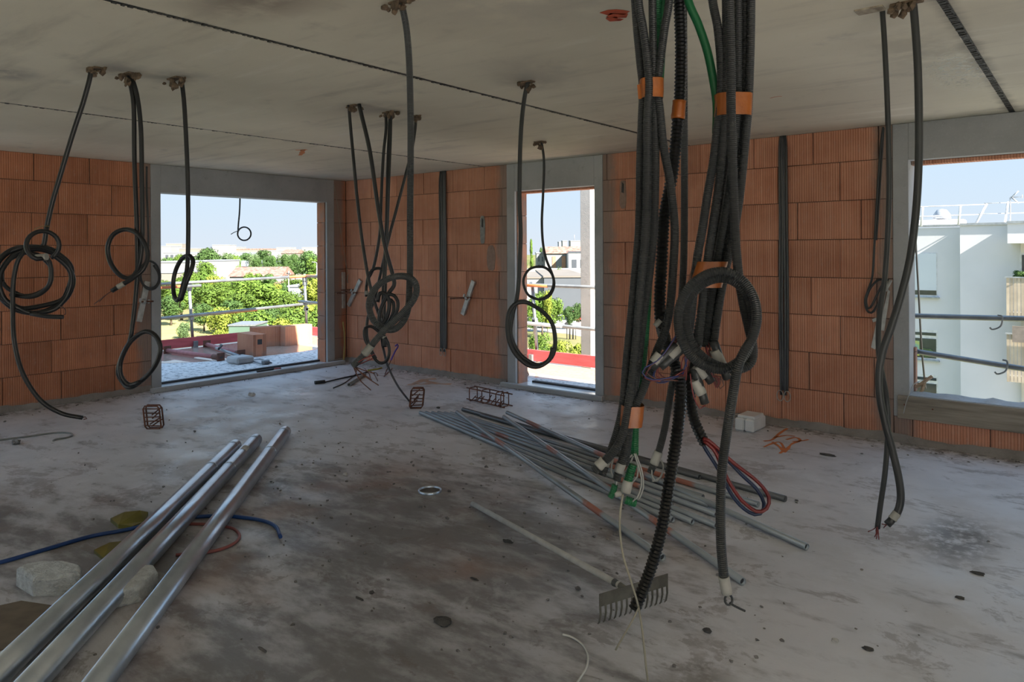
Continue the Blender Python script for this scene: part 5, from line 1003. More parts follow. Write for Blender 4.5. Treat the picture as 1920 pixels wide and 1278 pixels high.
for i in range(7):
    a = (rw.uniform(1318, 1332), rw.uniform(640, 660)); xm = rw.uniform(1345, 1356); strand(t, [a, (1330 + i, 690), (xm - 4, 722 + rw.uniform(-6, 8)), (xm, 712 + rw.uniform(-10, 8)), (1330, 706 + i)], 0.0022, [WIRE_RED, WIRE_BROWN][i % 2], 'wire', d - 0.02 + rw.uniform(-.04, .04), n=5)
for i in range(8): strand(t, [(1282 + i * 4, 648), (1286 + rw.uniform(-6, 10), 670), (1284 + rw.uniform(-8, 8), 700 + rw.uniform(-8, 16))], 0.0024, [WIRE_BROWN, WIRE_RED, WIRE_BLUE][i % 3], 'wire', d - 0.03, n=5)
strand(t, [(1294, 700), (1300, 740), (1312, 765), (1322, 760)], 0.0022, WIRE_RED, 'wire', d - 0.06, n=5)

# looped conduit that hangs lowest
d = 2.20
t = hanging(1370, -100, 'grey corrugated conduit wound in a large double loop, hanging to a white-taped hooked end', name='looped_conduit', cat='conduit', group='big bundle hanging from the ceiling')
k = d - 0.045
strand(t, [(1364, TOPY), (1367, 0), (1370, 110), (1371, 230), (1374, 330), (1377, 420), (1383, 500), (1392, 560), (1403, 610), (1411, 648), (1409, 676), (1392, 690), (1362, 690), (1330, 678), (1302, 652), (1288, 615), (1288, 575), (1305, 543), (1332, 525), (1362, 522), (1390, 538, k + .02), (1408, 570, k + .01), (1412, 612, k), (1404, 650, k), (1385, 677, k - .0), (1352, 692, k + .01), (1315, 682, k + .01), (1288, 656, k), (1273, 618, k), (1274, 576, k), (1293, 538, k), (1326, 514, k), (1362, 510, k), (1393, 527, k - .01), (1413, 558, k - .03), (1419, 595, k - .05), (1411, 632, k - .06), (1395, 660, k - .06), (1383, 690, k - .05), (1374, 740, k - .03), (1363, 810, k), (1354, 880, k), (1351, 950, k), (1352, 1020, k), (1357, 1080, k)], 0.0150, GREY_CON, 'conduit', d, **G)
band(t, (1357, 1080), (1363, 1112), 0.0165, TAPE_WHITE, 'tape_band', k)
mb = MB(); c = at(1366, 1124, k); mb.tube([c + RT * (0.011 * math.cos(a)) + UP * (0.015 * math.sin(a)) for a in [2 * math.pi * i / 16 for i in range(17)]], 0.0035, n=6); mb.build('hook_ring', GREY_CON, t)
strand(t, [(1368, 1130), (1380, 1137), (1397, 1145)], 0.0035, GREY_CON, 'hook_rod', k, n=6)

# black ribbed duct below the tangle
d = 2.33
t = hanging(1378, -100, 'short black ribbed duct with a red and a blue water tube looping out', name='ribbed_duct', cat='duct', group='big bundle hanging from the ceiling')
strand(t, [(1378, TOPY), (1379, 60), (1378, 180), (1370, 260), (1357, 350), (1346, 430), (1331, 500), (1318, 580), (1305, 650), (1294, 705), (1294, 745), (1301, 785), (1312, 812), (1322, 832)], 0.0195, DUCT_BLACK, 'ribbed_tube', d + 0.10, ribs=0.0125, n=14, dep=0.2)
strand(t, [(1318, 822), (1332, 828), (1374, 866), (1420, 902), (1441, 930), (1438, 952), (1420, 959), (1392, 939), (1370, 908), (1354, 876), (1340, 845), (1320, 826)], 0.0065, TUBE_RED, 'red_tube', d + 0.08, n=10)
strand(t, [(1314, 824), (1322, 840), (1346, 878), (1374, 930), (1400, 957), (1422, 964), (1433, 947), (1420, 918), (1391, 890), (1360, 858), (1330, 830)], 0.0065, TUBE_BLUE, 'blue_tube', d + 0.11, n=10)

# ------------------------------------------------------------------ things fixed to the walls
def wall_bracket(name, centre, tilt, wall, label, rod_len=0.30, L_=0.44, rod_dir=None):
    """short U-shaped aluminium rail held by a rod through the wall"""
    t = thing(name, centre, label, 'bracket', 'aluminium rails left on the walls')
    c = Vector(centre); a = Vector((math.sin(tilt), 0, math.cos(tilt))) if wall == 'R' else Vector((0, -math.sin(tilt), math.cos(tilt)))
    nrm = Vector((0, -1, 0)) if wall == 'R' else Vector((1, 0, 0)); sd = a.cross(nrm).normalized()
    M_ = Matrix((( sd.x, nrm.x, a.x, c.x), (sd.y, nrm.y, a.y, c.y), (sd.z, nrm.z, a.z, c.z), (0, 0, 0, 1)))
    mb = MB(); hl = L_ / 2
    mb.bbox((-0.028, 0.03, -hl), (0.028, 0.036, hl), 0.002, M_); mb.bbox((-0.028, 0.008, -hl), (-0.022, 0.031, hl), 0.002, M_); mb.bbox((0.022, 0.008, -hl), (0.028, 0.031, hl), 0.002, M_); mb.build('rail', ALU, t)
    rd = rod_dir or (sd * -1)
    p = c + nrm * 0.06; MB().tube([p - rd * rod_len * 0.25, p + rd * rod_len * 0.75], 0.009, n=8).build('rod', RUST, t)
    mb = MB(); mb.lathe([(0.0, 0.0), (0.03, 0.0), (0.03, 0.012), (0.014, 0.018), (0.014, 0.04), (0.0, 0.04)], c + nrm * 0.034, 12, Matrix.Rotation(math.pi / 2, 4, 'X') if wall == 'R' else Matrix.Rotation(math.pi / 2, 4, 'Y'))
    for s in (-1, 1): mb.bbox((s * 0.045 - 0.012, 0.045, -0.012), (s * 0.045 + 0.012, 0.06, 0.03), 0.003, M_)
    mb.build('wing_nut', ALU, t); return t
wall_bracket('wall_bracket', (2.295, 0.0, 0.955), math.radians(24), 'R', 'tilted aluminium rail with a rod, on the brick between conduits and doorway', rod_dir=Vector((-0.98, -0.15, -0.06)).normalized())
wall_bracket('wall_bracket', (0.205, -0.0, 0.945), math.radians(36), 'R', 'tilted aluminium rail with a crossing rod, near the far corner', rod_dir=Vector((-0.9, -0.4, -0.03)).normalized())
wall_bracket('wall_bracket', (0.0, -2.728, 0.976), math.radians(-12), 'L', 'tilted whitish rail on the brick left of the wide opening, below the cable ring', rod_len=0.12, rod_dir=Vector((0.1, 1, 0)).normalized())
t = thing('wall_rail', (0.0, -0.055, 0.73), 'upright dull metal rail in the dark corner beside the wide opening', 'rail'); MB().bbox((0.004, -0.085, 0.73), (0.024, -0.03, 1.225), 0.003).build('rail', ALU, t); MB().tube([(0.02, -0.10, 0.98), (0.18, -0.02, 0.985)], 0.010, n=8).build('rod', RUST, t)
# torn white paper strips beside the window post
PAPER = mat('torn_paper', (0.60, 0.60, 0.57), (0.45, 0.45, 0.43), rough=0.8, scale=20)
t = thing('torn_strip', wall_r(1645, 640, 0.03), 'torn whitish strip stuck to the brick beside the window post, behind the crossed cables', 'strip')
for pts in ([(1665, 542), (1669, 546), (1658, 620), (1648, 618)], [(1644, 600), (1652, 608), (1641, 655), (1633, 651)], [(1635, 598), (1643, 595), (1643, 602), (1637, 604)]):
    A = [wall_r(x, y, 0.012) for x, y in pts]; B_ = [wall_r(x, y, 0.018) for x, y in pts]; MB().add(A + B_, [(3, 2, 1, 0), (4, 5, 6, 7), (0, 1, 5, 4), (1, 2, 6, 5), (2, 3, 7, 6), (3, 0, 4, 7)]).build('strip', PAPER, t)
# mortar-filled chases in the long wall
def wall_patch(px, py0, py1, wpx, m, label, hole=False):
    a = wall_r(px, py0); b_ = wall_r(px, py1); w_ = wpx * depth_of(a) / F_PX * 1.2 / 2; t = thing('mortar_patch', (a.x, 0, b_.z), label, 'patch', 'mortar patches in the brick wall'); rn = random.Random(px); n = 14; poly = []
    for i in range(n):
        g = 2 * math.pi * i / n; poly.append((a.x + w_ * math.copysign(abs(math.cos(g)) ** 0.6, math.cos(g)) * rn.uniform(0.85, 1.1), (a.z + b_.z) / 2 + (a.z - b_.z) / 2 * math.copysign(abs(math.sin(g)) ** 0.6, math.sin(g)) * rn.uniform(0.95, 1.02)))
    MB().prism(poly, 1, -0.006, 0.01).build('patch', m, t)
    if hole: zt = a.z - (a.z - b_.z) * 0.25; MB().prism([(a.x - w_ * 0.35, zt - 0.05), (a.x + w_ * 0.3, zt - 0.06), (a.x + w_ * 0.4, zt + 0.03), (a.x - w_ * 0.2, zt + 0.05)], 1, -0.009, -0.004).build('gap', DARK_EDGE, t)
    return t
wall_patch(905, 403, 458, 10, mat('fresh_mortar', (0.34, 0.34, 0.32), (0.22, 0.22, 0.21), scale=25, bump=0.6), 'narrow grey mortar-filled chase high on the brick left of the doorway', True)
wall_patch(921, 459, 508, 17, mat('clay_mortar', (0.36, 0.24, 0.19), (0.27, 0.18, 0.14), scale=25, bump=0.5), 'broad brownish mortar patch just left of the doorway post')
wall_patch(1168, 337, 392, 12, MATS['clay_mortar'], 'brownish mortar-filled chase high on the brick right of the doorway', True)
# wooden board closing the foot of the window
t = thing('window_board', (8.1, -0.02, 0.19), 'weathered wooden formwork board nailed along the foot of the right window', 'board')
MB().bbox((6.81, -0.032, 0.192), (11.45, -0.005, 0.368), 0.003).build('board', mat('old_board', (0.36, 0.31, 0.25), (0.21, 0.18, 0.145), stretch=(0.6, 9, 9), scale=4, bump=0.35, bscale=12, coords='Object'), t)
for (x, z) in ((7.05, 0.29), (7.72, 0.31), (6.86, 0.30)): MB().lathe([(0.0, 0.003), (0.006, 0.002), (0.006, 0.0)], (x, -0.033, z), 8, Matrix.Rotation(math.pi / 2, 4, 'X')).build('nail_head', RUST, t)
t = thing('bent_wire', wall_r(1700, 765, 0.04), 'thin bent wire sticking up from the window board', 'wire'); MB().tube(spline([wall_r(1694, 775, 0.04), wall_r(1700, 752, 0.06), wall_r(1712, 722, 0.05), wall_r(1730, 712, -0.02)], 0.02), 0.004, n=6).build('wire', ALU, t)
t = thing('wood_scrap', wall_r(1738, 725, -0.12), 'small crossed wood scraps on the window ledge', 'wood scrap')
WOOD = mat('pale_wood', (0.50, 0.36, 0.24), (0.36, 0.25, 0.16), stretch=(1, 1, 6), scale=6)
for a, b_ in (((1717, 726), (1748, 705)), ((1728, 735), (1736, 708))): MB().tube([wall_r(*a, -0.12), wall_r(*b_, -0.16)], 0.013, n=4, smooth=False).build('stick', WOOD, t)
t = thing('rope', at(1722, 330, 9.0), 'thin dark rope hanging outside the window along its post', 'rope'); strand(t, [(1716, 285), (1717, 330), (1715, 400), (1718, 470), (1723, 560), (1728, 650), (1733, 705), (1735, 728)], 0.012, BLACK_CON, 'rope', 9.0, n=6)

# ------------------------------------------------------------------ things on the floor
GALV = mat('galvanised_duct', (0.60, 0.66, 0.74), (0.46, 0.52, 0.60), rough=0.28, metal=0.85, scale=7, bump=0.12, bscale=14, stretch=(1, 1, 1))
GALV2 = mat('galvanised_pipe', (0.42, 0.45, 0.47), (0.30, 0.33, 0.35), rough=0.42, metal=0.7, scale=12, bump=0.1)
def pipe_mat(name, c, band_pos, rough=0.45):
    """grey pipe with a worn red stripe of paint somewhere along it"""
    m, g, b = newmat(name, rough, 0.5, 0.55); tcn = g.n('ShaderNodeTexCoord'); s = g.n('ShaderNodeSeparateXYZ'); g.link(tcn.outputs['Object'], s.inputs[0])
    nz = g.noise(tcn.outputs['Object'], 18, 5); big = g.noise(tcn.outputs['Object'], 3, 3); c1 = g.mix(g.smooth(big, .3, .7), c, tuple(v * 0.72 for v in c)); acc = None
    for bp_, hw in band_pos:
        dd = g.math('ABSOLUTE', g.math('SUBTRACT', s.outputs['X'], bp_)); k = g.smooth(g.math('ADD', dd, g.math('MULTIPLY', nz, 0.16)), hw + 0.1, hw + 0.02); acc = k if acc is None else g.math('MAXIMUM', acc, k)
    if acc is not None:
        c1 = g.mix(g.math('MULTIPLY', acc, 0.85), c1, (0.42, 0.13, 0.07)); g.link(g.math('MULTIPLY', g.math('SUBTRACT', 1.0, acc), 0.55), b.inputs['Metallic'])
    g.link(c1, b.inputs['Base Color']); return m
def lying_pipe(name, A, B, r, m, label, cat='pipe', group=None, wall_t=0.003, n=16, bore_shade=False):
    """pipe whose local x axis runs along it; A and B are world end points of its axis"""
    A = Vector(A); B = Vector(B); c = (A + B) / 2; L_ = (B - A).length; mb = MB(); mb.pipe((-L_ / 2, 0, 0), (L_ / 2, 0, 0), r, r - wall_t, n)
    me = mesh_of(mb, name, m); o = bpy.data.objects.new(name, me); COL.objects.link(o); o.location = c
    X = (B - A).normalized(); Y = Vector((0, 0, 1)).cross(X).normalized(); Z = X.cross(Y); o.rotation_euler = Matrix((X, Y, Z)).transposed().to_euler()
    tag(o, label, cat, group)
    if bore_shade: sub(o, MB().lathe([(0.0, L_ / 2 - 0.012), (r - wall_t, L_ / 2 - 0.012)], (0, 0, 0), 12, Matrix.Rotation(math.pi / 2, 4, 'Y')), 'bore_shade', DARK_EDGE)  # dark disc just inside the end stands in for shade in the hollow
    return o
def sub(o, mb, name, m):
    """part in the local frame of o"""
    me = mesh_of(mb, name, m); c = bpy.data.objects.new(name, me); COL.objects.link(c); c.parent = o; return c
R_D = 0.0475
def duct(f_px, n_px, label, zs=(R_D, R_D), seed=0):
    A = on_floor(*f_px, zs[0]); B = on_floor(*n_px, zs[1]); B = A + (B - A) * 1.12; o = lying_pipe('spiral_duct', A, B, R_D, GALV, label, 'duct', 'galvanised ducts on the floor', 0.0015, 28)
    L_ = (B - A).length; rn = random.Random(seed)
    mb = MB(); mb.pipe((-L_ / 2 - 0.02, 0, 0), (-L_ / 2 + 0.05, 0, 0), R_D * 0.965, R_D * 0.94, 28); sub(o, mb, 'spigot', GALV)
    for s in (-L_ / 2 + 0.055, -L_ / 2 + rn.uniform(0.55, 0.75)): mb = MB(); mb.tube([(s + 0.006 * math.sin(i), R_D * 1.005 * math.cos(2 * math.pi * i / 28), R_D * 1.005 * math.sin(2 * math.pi * i / 28)) for i in range(28)], 0.0022, n=5, closed=True); sub(o, mb, 'seam_ring', GALV)
    return o
duct((440, 836), (-28, 1285), 'galvanised round duct on the floor, leftmost of the three', seed=1)
o = duct((479, 825), (50, 1290), 'galvanised round duct on the floor, middle of the three, small white sticker', seed=2)
n_ = 8
me_pts = [(x, R_D * 1.01 * math.cos(a), R_D * 1.01 * math.sin(a)) for x in (0.0, 0.10) for a in [math.radians(40 + 60 * i / n_) for i in range(n_ + 1)]]
def sticker(o, x0):
    v = [(x0 + p[0], p[1], p[2]) for p in me_pts]; k = n_ + 1; mb = MB(); mb.add(v, [(i, i + 1, k + i + 1, k + i) for i in range(n_)], True); sub(o, mb, 'sticker', PAPER)
sticker(o, min(v.co.x for v in o.data.vertices) + 0.32)
duct((534, 810), (180, 1285), 'galvanised round duct on the floor, rightmost of the three', seed=3)

# pile of steel pipes
GP = 'steel pipes lying in the loose pile'
PM = [pipe_mat('pipe_grey', (0.40, 0.44, 0.47), ()), pipe_mat('pipe_grey_red', (0.42, 0.46, 0.49), ((-0.55, 0.10), (0.9, 0.12))), pipe_mat('pipe_dark', (0.16, 0.165, 0.17), ()), pipe_mat('pipe_red_end', (0.36, 0.39, 0.41), ((0.75, 0.25),)), pipe_mat('pipe_red_mid', (0.42, 0.46, 0.49), ((-1.1, 0.12), (0.05, 0.3)))]
rp_ = 0.0165
def steel(f_, n_, z0, z1, m, label, r=rp_): return lying_pipe('steel_pipe', on_floor(*f_, z0), on_floor(*n_, z1), r, m, label, 'pipe', GP, 0.003, 12, True)
low = rp_ + 0.001
flat = [((788, 773), (1262, 974), 0, 'first from the near edge of the flat bundle'), ((799, 773), (1299, 978), 1, 'second from the near edge of the flat bundle'), ((811, 773), (1343, 985), 0, 'third from the near edge of the flat bundle'), ((822, 773), (1343, 964), 1, 'fourth from the near edge of the flat bundle'), ((834, 774), (1330, 947), 0, 'fifth from the near edge of the flat bundle'), ((846, 774), (1318, 931), 3, 'sixth from the near edge of the flat bundle'), ((880, 783), (1422, 945), 3, 'red-rusted and last of the flat bundle')]
for f_, n_, mi, lb in flat: steel(f_, n_, low, low, PM[mi], 'grey steel pipe on the floor, ' + lb)
steel((868, 767), (1473, 935), low, low, PM[2], 'dark steel pipe at the far side of the pile', 0.019)
steel((902, 778), (1312, 894), low, low, PM[2], 'second dark steel pipe just before the farthest one', 0.017)
steel((951, 773), (1513, 1025), 0.075, low, PM[4], 'grey pipe with a red worn middle crossing the pile to the far right end', 0.0175)
steel((945, 781), (1393, 1090), 0.09, low, PM[1], 'grey pipe crossing over the pile to the nearest end below the looped conduit', 0.0175)
steel((857, 772), (1243, 1045), 0.078, low, PM[1], 'grey pipe with red paint crossing the near side of the pile towards the rake', 0.0175)

# rake
t = thing('rake', on_floor(1190, 1140), 'garden rake lying with its toothed head upright below the black duct', 'rake')
RAKE = mat('rake_steel', (0.20, 0.19, 0.16), (0.12, 0.11, 0.09), rough=0.65, scale=18, metal=0.2, bump=0.3); HANDLE = mat('grey_handle', (0.58, 0.57, 0.54), (0.46, 0.45, 0.42), rough=0.7, stretch=(1, 1, 1), scale=14)
gA = on_floor(1124, 1174); gB = on_floor(1252, 1132); ax = (gB - gA).normalized(); L_ = (gB - gA).length; lean = (Vector((0, 0, 1)) * 0.97 + (CAM - gA).normalized() * 0.05).normalized(); nr = ax.cross(lean).normalized()
zt = 0.118; mb = MB(); n = 14; prof = []
bar = [gA + ax * (L_ * i / n) for i in range(n + 1)]
for s0, s1 in ((0.080, 0.132),):
    V_ = []
    for p in bar: V_ += [p + lean * s0 - nr * 0.002, p + lean * s1 - nr * 0.002, p + lean * s1 + nr * 0.002, p + lean * s0 + nr * 0.002]
    F_ = [(0, 1, 2, 3), (n * 4 + 3, n * 4 + 2, n * 4 + 1, n * 4)]
    for i in range(n):
        for k_ in range(4): F_.append((i * 4 + k_, i * 4 + (k_ + 1) % 4, i * 4 + 4 + (k_ + 1) % 4, i * 4 + 4 + k_))
    mb.add(V_, F_)
mb.build('head_bar', RAKE, t)
for i in range(14):
    p = gA + ax * (L_ * (i + 0.15) / 13.3); MB().tube([p + lean * 0.084, p + lean * 0.05 + nr * 0.002, p + lean * 0.016 - nr * 0.006, p + lean * 0.002 - nr * 0.016], 0.0045, n=5, radii=[0.005, 0.0048, 0.004, 0.002]).build('tine', RAKE, t)
ha = gA + ax * (L_ * 0.42) + lean * 0.11; hb = on_floor(886, 944, 0.016); dv = (hb - ha).normalized()
MB().tube([ha, ha + dv * 0.10], 0.013, n=10, radii=[0.009, 0.0165]).build('socket', RAKE, t)
MB().tube([ha + dv * 0.06 + (hb - ha) * 0.0, ha.lerp(hb, 0.5), hb], 0.0145, n=10).build('handle', HANDLE, t)

# reinforcement cages standing in the floor
def cage(name, label, px0, px1, py_b, h, dx, dy, loops, seed, along=False):
    """stirrups tied to longitudinal bars"""
    c = on_floor((px0 + px1) / 2, py_b); t = thing(name, c, label, 'rebar cage', 'rusty cages cast into the floor'); rn = random.Random(seed); d_ = depth_of(c)
    return t, c
def stirrup(mb, P, r=0.005):
    Q = []
    for i in range(4):
        a, b_ = P[i], P[(i + 1) % 4]; Q += [a.lerp(b_, 0.12), a.lerp(b_, 0.5), a.lerp(b_, 0.88)]
    mb.tube(Q, r, n=6, closed=True)
def slim_cage(px, py, wpx, hpx, label, seed, lean=0.0):
    c = on_floor(px, py); d_ = depth_of(c); w_ = wpx * d_ / F_PX / 2; h = hpx * d_ / F_PX; t = thing('rebar_cage', c, label, 'rebar cage', 'rusty cages cast into the floor'); rn = random.Random(seed); rt = Vector((RT.x, RT.y, 0)).normalized(); fw_ = Vector((FWD.x, FWD.y, 0)).normalized(); dp = 0.045
    sh = rt * lean
    for s in (-1, 1):                                   # two long upright stirrups, rounded at the top
        f_ = fw_ * (s * dp / 2); mb = MB(); stirrup(mb, [c + rt * -w_ + f_ + Vector((0, 0, 0.002)), c + rt * w_ + f_ + Vector((0, 0, 0.002)), c + rt * w_ + f_ + sh + Vector((0, 0, h)), c - rt * w_ + f_ + sh + Vector((0, 0, h))], 0.0068); mb.build('stirrup', RUST, t)
    for i, k_ in enumerate((0.16, 0.34, 0.52, 0.70, 0.88)):
        z = h * k_; MB().tube([c - rt * w_ + fw_ * -dp / 2 + sh * k_ + Vector((0, 0, z)), c + rt * w_ + fw_ * -dp / 2 + sh * k_ + Vector((0, 0, z + rn.uniform(-.006, .006)))], 0.005, n=6).build('crossbar', RUST, t)
    for i in range(4):
        z = h * (0.08 + 0.16 * i); a = c - rt * (w_ * rn.uniform(0.2, 0.9)) + fw_ * rn.uniform(-.05, .05) + Vector((0, 0, z)); MB().tube([a, a + rt * (w_ * rn.uniform(0.6, 1.1)) + fw_ * 0.06 + Vector((0, 0, 0.05))], 0.0055, n=6).build('bar_end', RUST, t)
    return t
slim_cage(290, 803, 30, 43, 'small upright rusty rebar cage in the floor before the wide opening', 1, -0.02)
slim_cage(780, 765, 24, 38, 'small upright rusty rebar cage beside the trailing cable tail', 2, 0.02)
c = on_floor(907, 762); t = thing('rebar_cage', c, 'long low rusty rebar cage in the floor near the doorway', 'rebar cage', 'rusty cages cast into the floor')
e0 = on_floor(879, 752); e1 = on_floor(939, 764); axd = (e1 - e0).normalized(); LL = (e1 - e0).length; pr = Vector((-axd.y, axd.x, 0)); hh = 0.135; dp = 0.11
if pr.dot(FWD) < 0: pr = -pr
for k_ in (0.02, 0.42, 0.85, 1.0):
    b0 = e0 + axd * (LL * k_); mb = MB(); stirrup(mb, [b0 + Vector((0, 0, 0.003)), b0 + pr * dp + Vector((0, 0, 0.003)), b0 + pr * dp + Vector((0, 0, hh)), b0 + Vector((0, 0, hh))], 0.0055); mb.build('stirrup', RUST, t)
for z, q in ((0.012, 0.0), (0.012, dp), (hh - 0.012, 0.0), (hh - 0.012, dp)): MB().tube([e0 - axd * 0.03 + pr * q + Vector((0, 0, z + 0.01)), e1 + axd * 0.05 + pr * q + Vector((0, 0, z - 0.004))], 0.006, n=6).build('long_bar', RUST, t)
rn = random.Random(4)
for i in range(7):
    a = e0 + axd * (LL * (0.06 + 0.14 * i)) + pr * rn.uniform(0.0, 0.05) + Vector((0, 0, 0.01)); MB().tube([a, a + axd * 0.035 + pr * 0.03 + Vector((0, 0, rn.uniform(0.045, 0.085)))], 0.0055, n=6).build('bar_end', RUST, t)

# small things on the floor
c = on_floor(806, 921); t = thing('floor_ring', c, 'small shiny metal pipe ring set in the dirty floor', 'ring'); rr_ = 24 * depth_of(c) / F_PX * 0.92
MB().lathe([(rr_, 0.0), (rr_, 0.012), (rr_ * 0.94, 0.016), (rr_ * 0.88, 0.012), (rr_ * 0.88, 0.0)], c, 32).build('rim', GALV, t); MB().lathe([(0.0, 0.003), (rr_ * 0.88, 0.003)], c, 32).build('plug', mat('dirt_plug', (0.13, 0.11, 0.095), scale=20), t)
# white polystyrene box by the wall
BOXW = mat('white_plastic', (0.80, 0.80, 0.79), (0.72, 0.72, 0.71), rough=0.5)
a0 = on_floor(1377, 806); a1 = on_floor(1413, 812); a2 = on_floor(1431, 801); ex = (a1 - a0); ex.z = 0; Lx = ex.length; ex.normalize(); ey = Vector((-ex.y, ex.x, 0)); Ly = abs((a2 - a1).dot(ey)) * 1.0 + 0.02
M_ = Matrix(((ex.x, ey.x, 0, a0.x), (ex.y, ey.y, 0, a0.y), (0, 0, 1, 0), (0, 0, 0, 1))); t = thing('white_box', a0 + ex * Lx / 2, 'small white plastic box of two halves on the floor by the brick wall', 'box')
MB().bbox((0, 0, 0), (Lx * 0.485, Ly, 0.105), 0.012, M_).build('box_half', BOXW, t); MB().bbox((Lx * 0.515, 0, 0), (Lx, Ly, 0.105), 0.012, M_).build('box_half', BOXW, t); MB().bbox((Lx * 0.05, Ly * 0.15, 0.095), (Lx * 0.95, Ly * 0.9, 0.125), 0.012, M_).build('lid', BOXW, t)
# tubes, sheet and polystyrene under the ducts
def floor_path(L_, z): return [on_floor(x, y, z) for x, y in L_]
t = thing('blue_tube', on_floor(300, 985), 'blue plastic tube running under the three ducts', 'tube'); MB().tube(spline(floor_path([(-60, 1066), (0, 1054), (90, 1028), (170, 1005), (240, 992), (310, 975), (390, 967), (440, 968), (490, 975), (516, 986), (526, 1006)], 0.010), 0.03), 0.010, n=10).build('tube', mat('blue_plastic', (0.015, 0.07, 0.26), rough=0.4), t)
t = thing('red_tube', on_floor(420, 1010), 'dull red plastic tube bent in an arc under the right duct', 'tube'); MB().tube(spline(floor_path([(330, 1040), (378, 1036), (415, 1029), (442, 1016), (449, 1003), (438, 991), (412, 985), (380, 982), (350, 982)], 0.009), 0.03), 0.008, n=10).build('tube', mat('dull_red_plastic', (0.30, 0.09, 0.08), rough=0.45), t)
YEL = mat('yellow_sheet', (0.17, 0.15, 0.016), (0.10, 0.085, 0.01), rough=0.3, scale=8, spec=0.6)
def sheet(name, pts, z, th, m, label, cat, lift=None):
    A = [on_floor(x, y, z + (lift[i] if lift else 0)) for i, (x, y) in enumerate(pts)]; n = len(A); B_ = [p + Vector((0, 0, th)) for p in A]
    o = MB().add(A + B_, [tuple(range(n))[::-1], tuple(range(n, 2 * n))] + [(i, (i + 1) % n, n + (i + 1) % n, n + i) for i in range(n)]).build(name, m); return tag(o, label, cat)
sheet('plastic_sheet', [(207, 978), (233, 966), (262, 963), (278, 966), (270, 984), (250, 992), (222, 990)], 0.001, 0.02, YEL, 'glossy olive yellow plastic piece lying beyond the left duct', 'plastic', [0.0, 0.03, 0.035, 0.02, 0.0, 0.0, 0.0])
sheet('plastic_sheet', [(176, 1036), (205, 1022), (240, 1018), (230, 1040), (195, 1052)], 0.001, 0.015, YEL, 'darker yellow plastic piece tucked against the left duct', 'plastic', [0.0, 0.02, 0.02, 0.0, 0.0])
FOAM = mat('polystyrene', (0.74, 0.76, 0.75), (0.55, 0.56, 0.55), rough=0.9, scale=30, bump=0.9, bscale=90, dist=0.02)
def foam(pts, zt, label, seed):
    A = [on_floor(x, y, 0.001) for x, y in pts]; c = sum(A, Vector()) / len(A); rn = random.Random(seed); n = len(A); rings = [A, [c + (p - c) * rn.uniform(0.97, 1.02) + Vector((0, 0, zt * rn.uniform(0.78, 0.9))) for p in A], [c + (p - c) * rn.uniform(0.86, 0.94) + Vector((0, 0, zt * rn.uniform(0.94, 1.04))) for p in A], [c + (p - c) * 0.45 + Vector((0, 0, zt * rn.uniform(0.98, 1.1))) for p in A]]
    V_ = [p for r_ in rings for p in r_]; F_ = [tuple(range(n))[::-1], tuple(range(3 * n, 4 * n))]
    for i in range(3):
        for k_ in range(n): F_.append((i * n + k_, i * n + (k_ + 1) % n, (i + 1) * n + (k_ + 1) % n, (i + 1) * n + k_))
    return tag(MB().add(V_, F_).build('polystyrene_block', FOAM), label, 'polystyrene')
foam([(30, 1098), (62, 1118), (110, 1116), (150, 1108), (154, 1092), (120, 1082), (80, 1084), (45, 1088)], 0.085, 'broken white polystyrene chunk left of the ducts', 1)
foam([(215, 1140), (262, 1128), (296, 1100), (288, 1084), (262, 1082), (228, 1108)], 0.07, 'white polystyrene piece between the ducts', 2)
sheet('cardboard', [(-60, 1150), (40, 1128), (120, 1140), (90, 1200), (20, 1215), (-60, 1235)], 0.0005, 0.006, mat('brown_cardboard', (0.20, 0.16, 0.115), (0.14, 0.11, 0.08), rough=0.85, scale=10), 'flat brown cardboard piece at the left edge under the ducts', 'cardboard')
t = thing('floor_cable', on_floor(60, 825), 'thin grey cable lying in a hook shape on the floor at the left edge', 'cable'); MB().tube(spline(floor_path([(-40, 830), (0, 824), (50, 818), (100, 811), (128, 811), (136, 815), (125, 820), (105, 823), (100, 826)], 0.007), 0.03), 0.007, n=8).build('cable', TAPE_GREY, t)
# wiring crumbs in the far corner
t = thing('floor_cable', on_floor(640, 712), 'black cable end with a thick plug lying before the far corner', 'cable'); MB().tube(spline(floor_path([(610, 716), (640, 709), (668, 703), (690, 697)], 0.012), 0.03), 0.009, n=8).build('cable', BLACK_CON, t); MB().tube(floor_path([(590, 717), (609, 715)], 0.018), 0.02, n=8).build('plug', BLACK_CON, t)
t = thing('floor_cable', on_floor(640, 722), 'thin black wire curving over the floor before the far corner', 'cable'); MB().tube(spline(floor_path([(625, 727), (645, 718), (660, 707), (668, 700)], 0.006), 0.03), 0.006, n=6).build('cable', BLACK_CON, t)
t = thing('pipe_offcut', on_floor(665, 715), 'short grey pipe offcut among the wires before the far corner', 'pipe'); MB().pipe(on_floor(654, 721, 0.018), on_floor(684, 702, 0.018), 0.018, 0.014, 12).build('offcut', TAPE_GREY, t)
t = thing('crow_bar', wall_r(738, 670, 0.12), 'purple bent rod leaning against the brick wall in the far corner', 'rod'); MB().tube(spline([wall_r(733, 675, 0.16), wall_r(741, 658, 0.10), wall_r(746, 650, 0.07), wall_r(745, 645, 0.07), wall_r(741, 649, 0.09)], 0.02), 0.010, n=8).build('rod', mat('purple_plastic', (0.10, 0.05, 0.38), rough=0.4), t); MB().tube([wall_r(733, 675, 0.16), on_floor(722, 701, 0.01)], 0.006, n=6).build('rod_end', RUST, t)
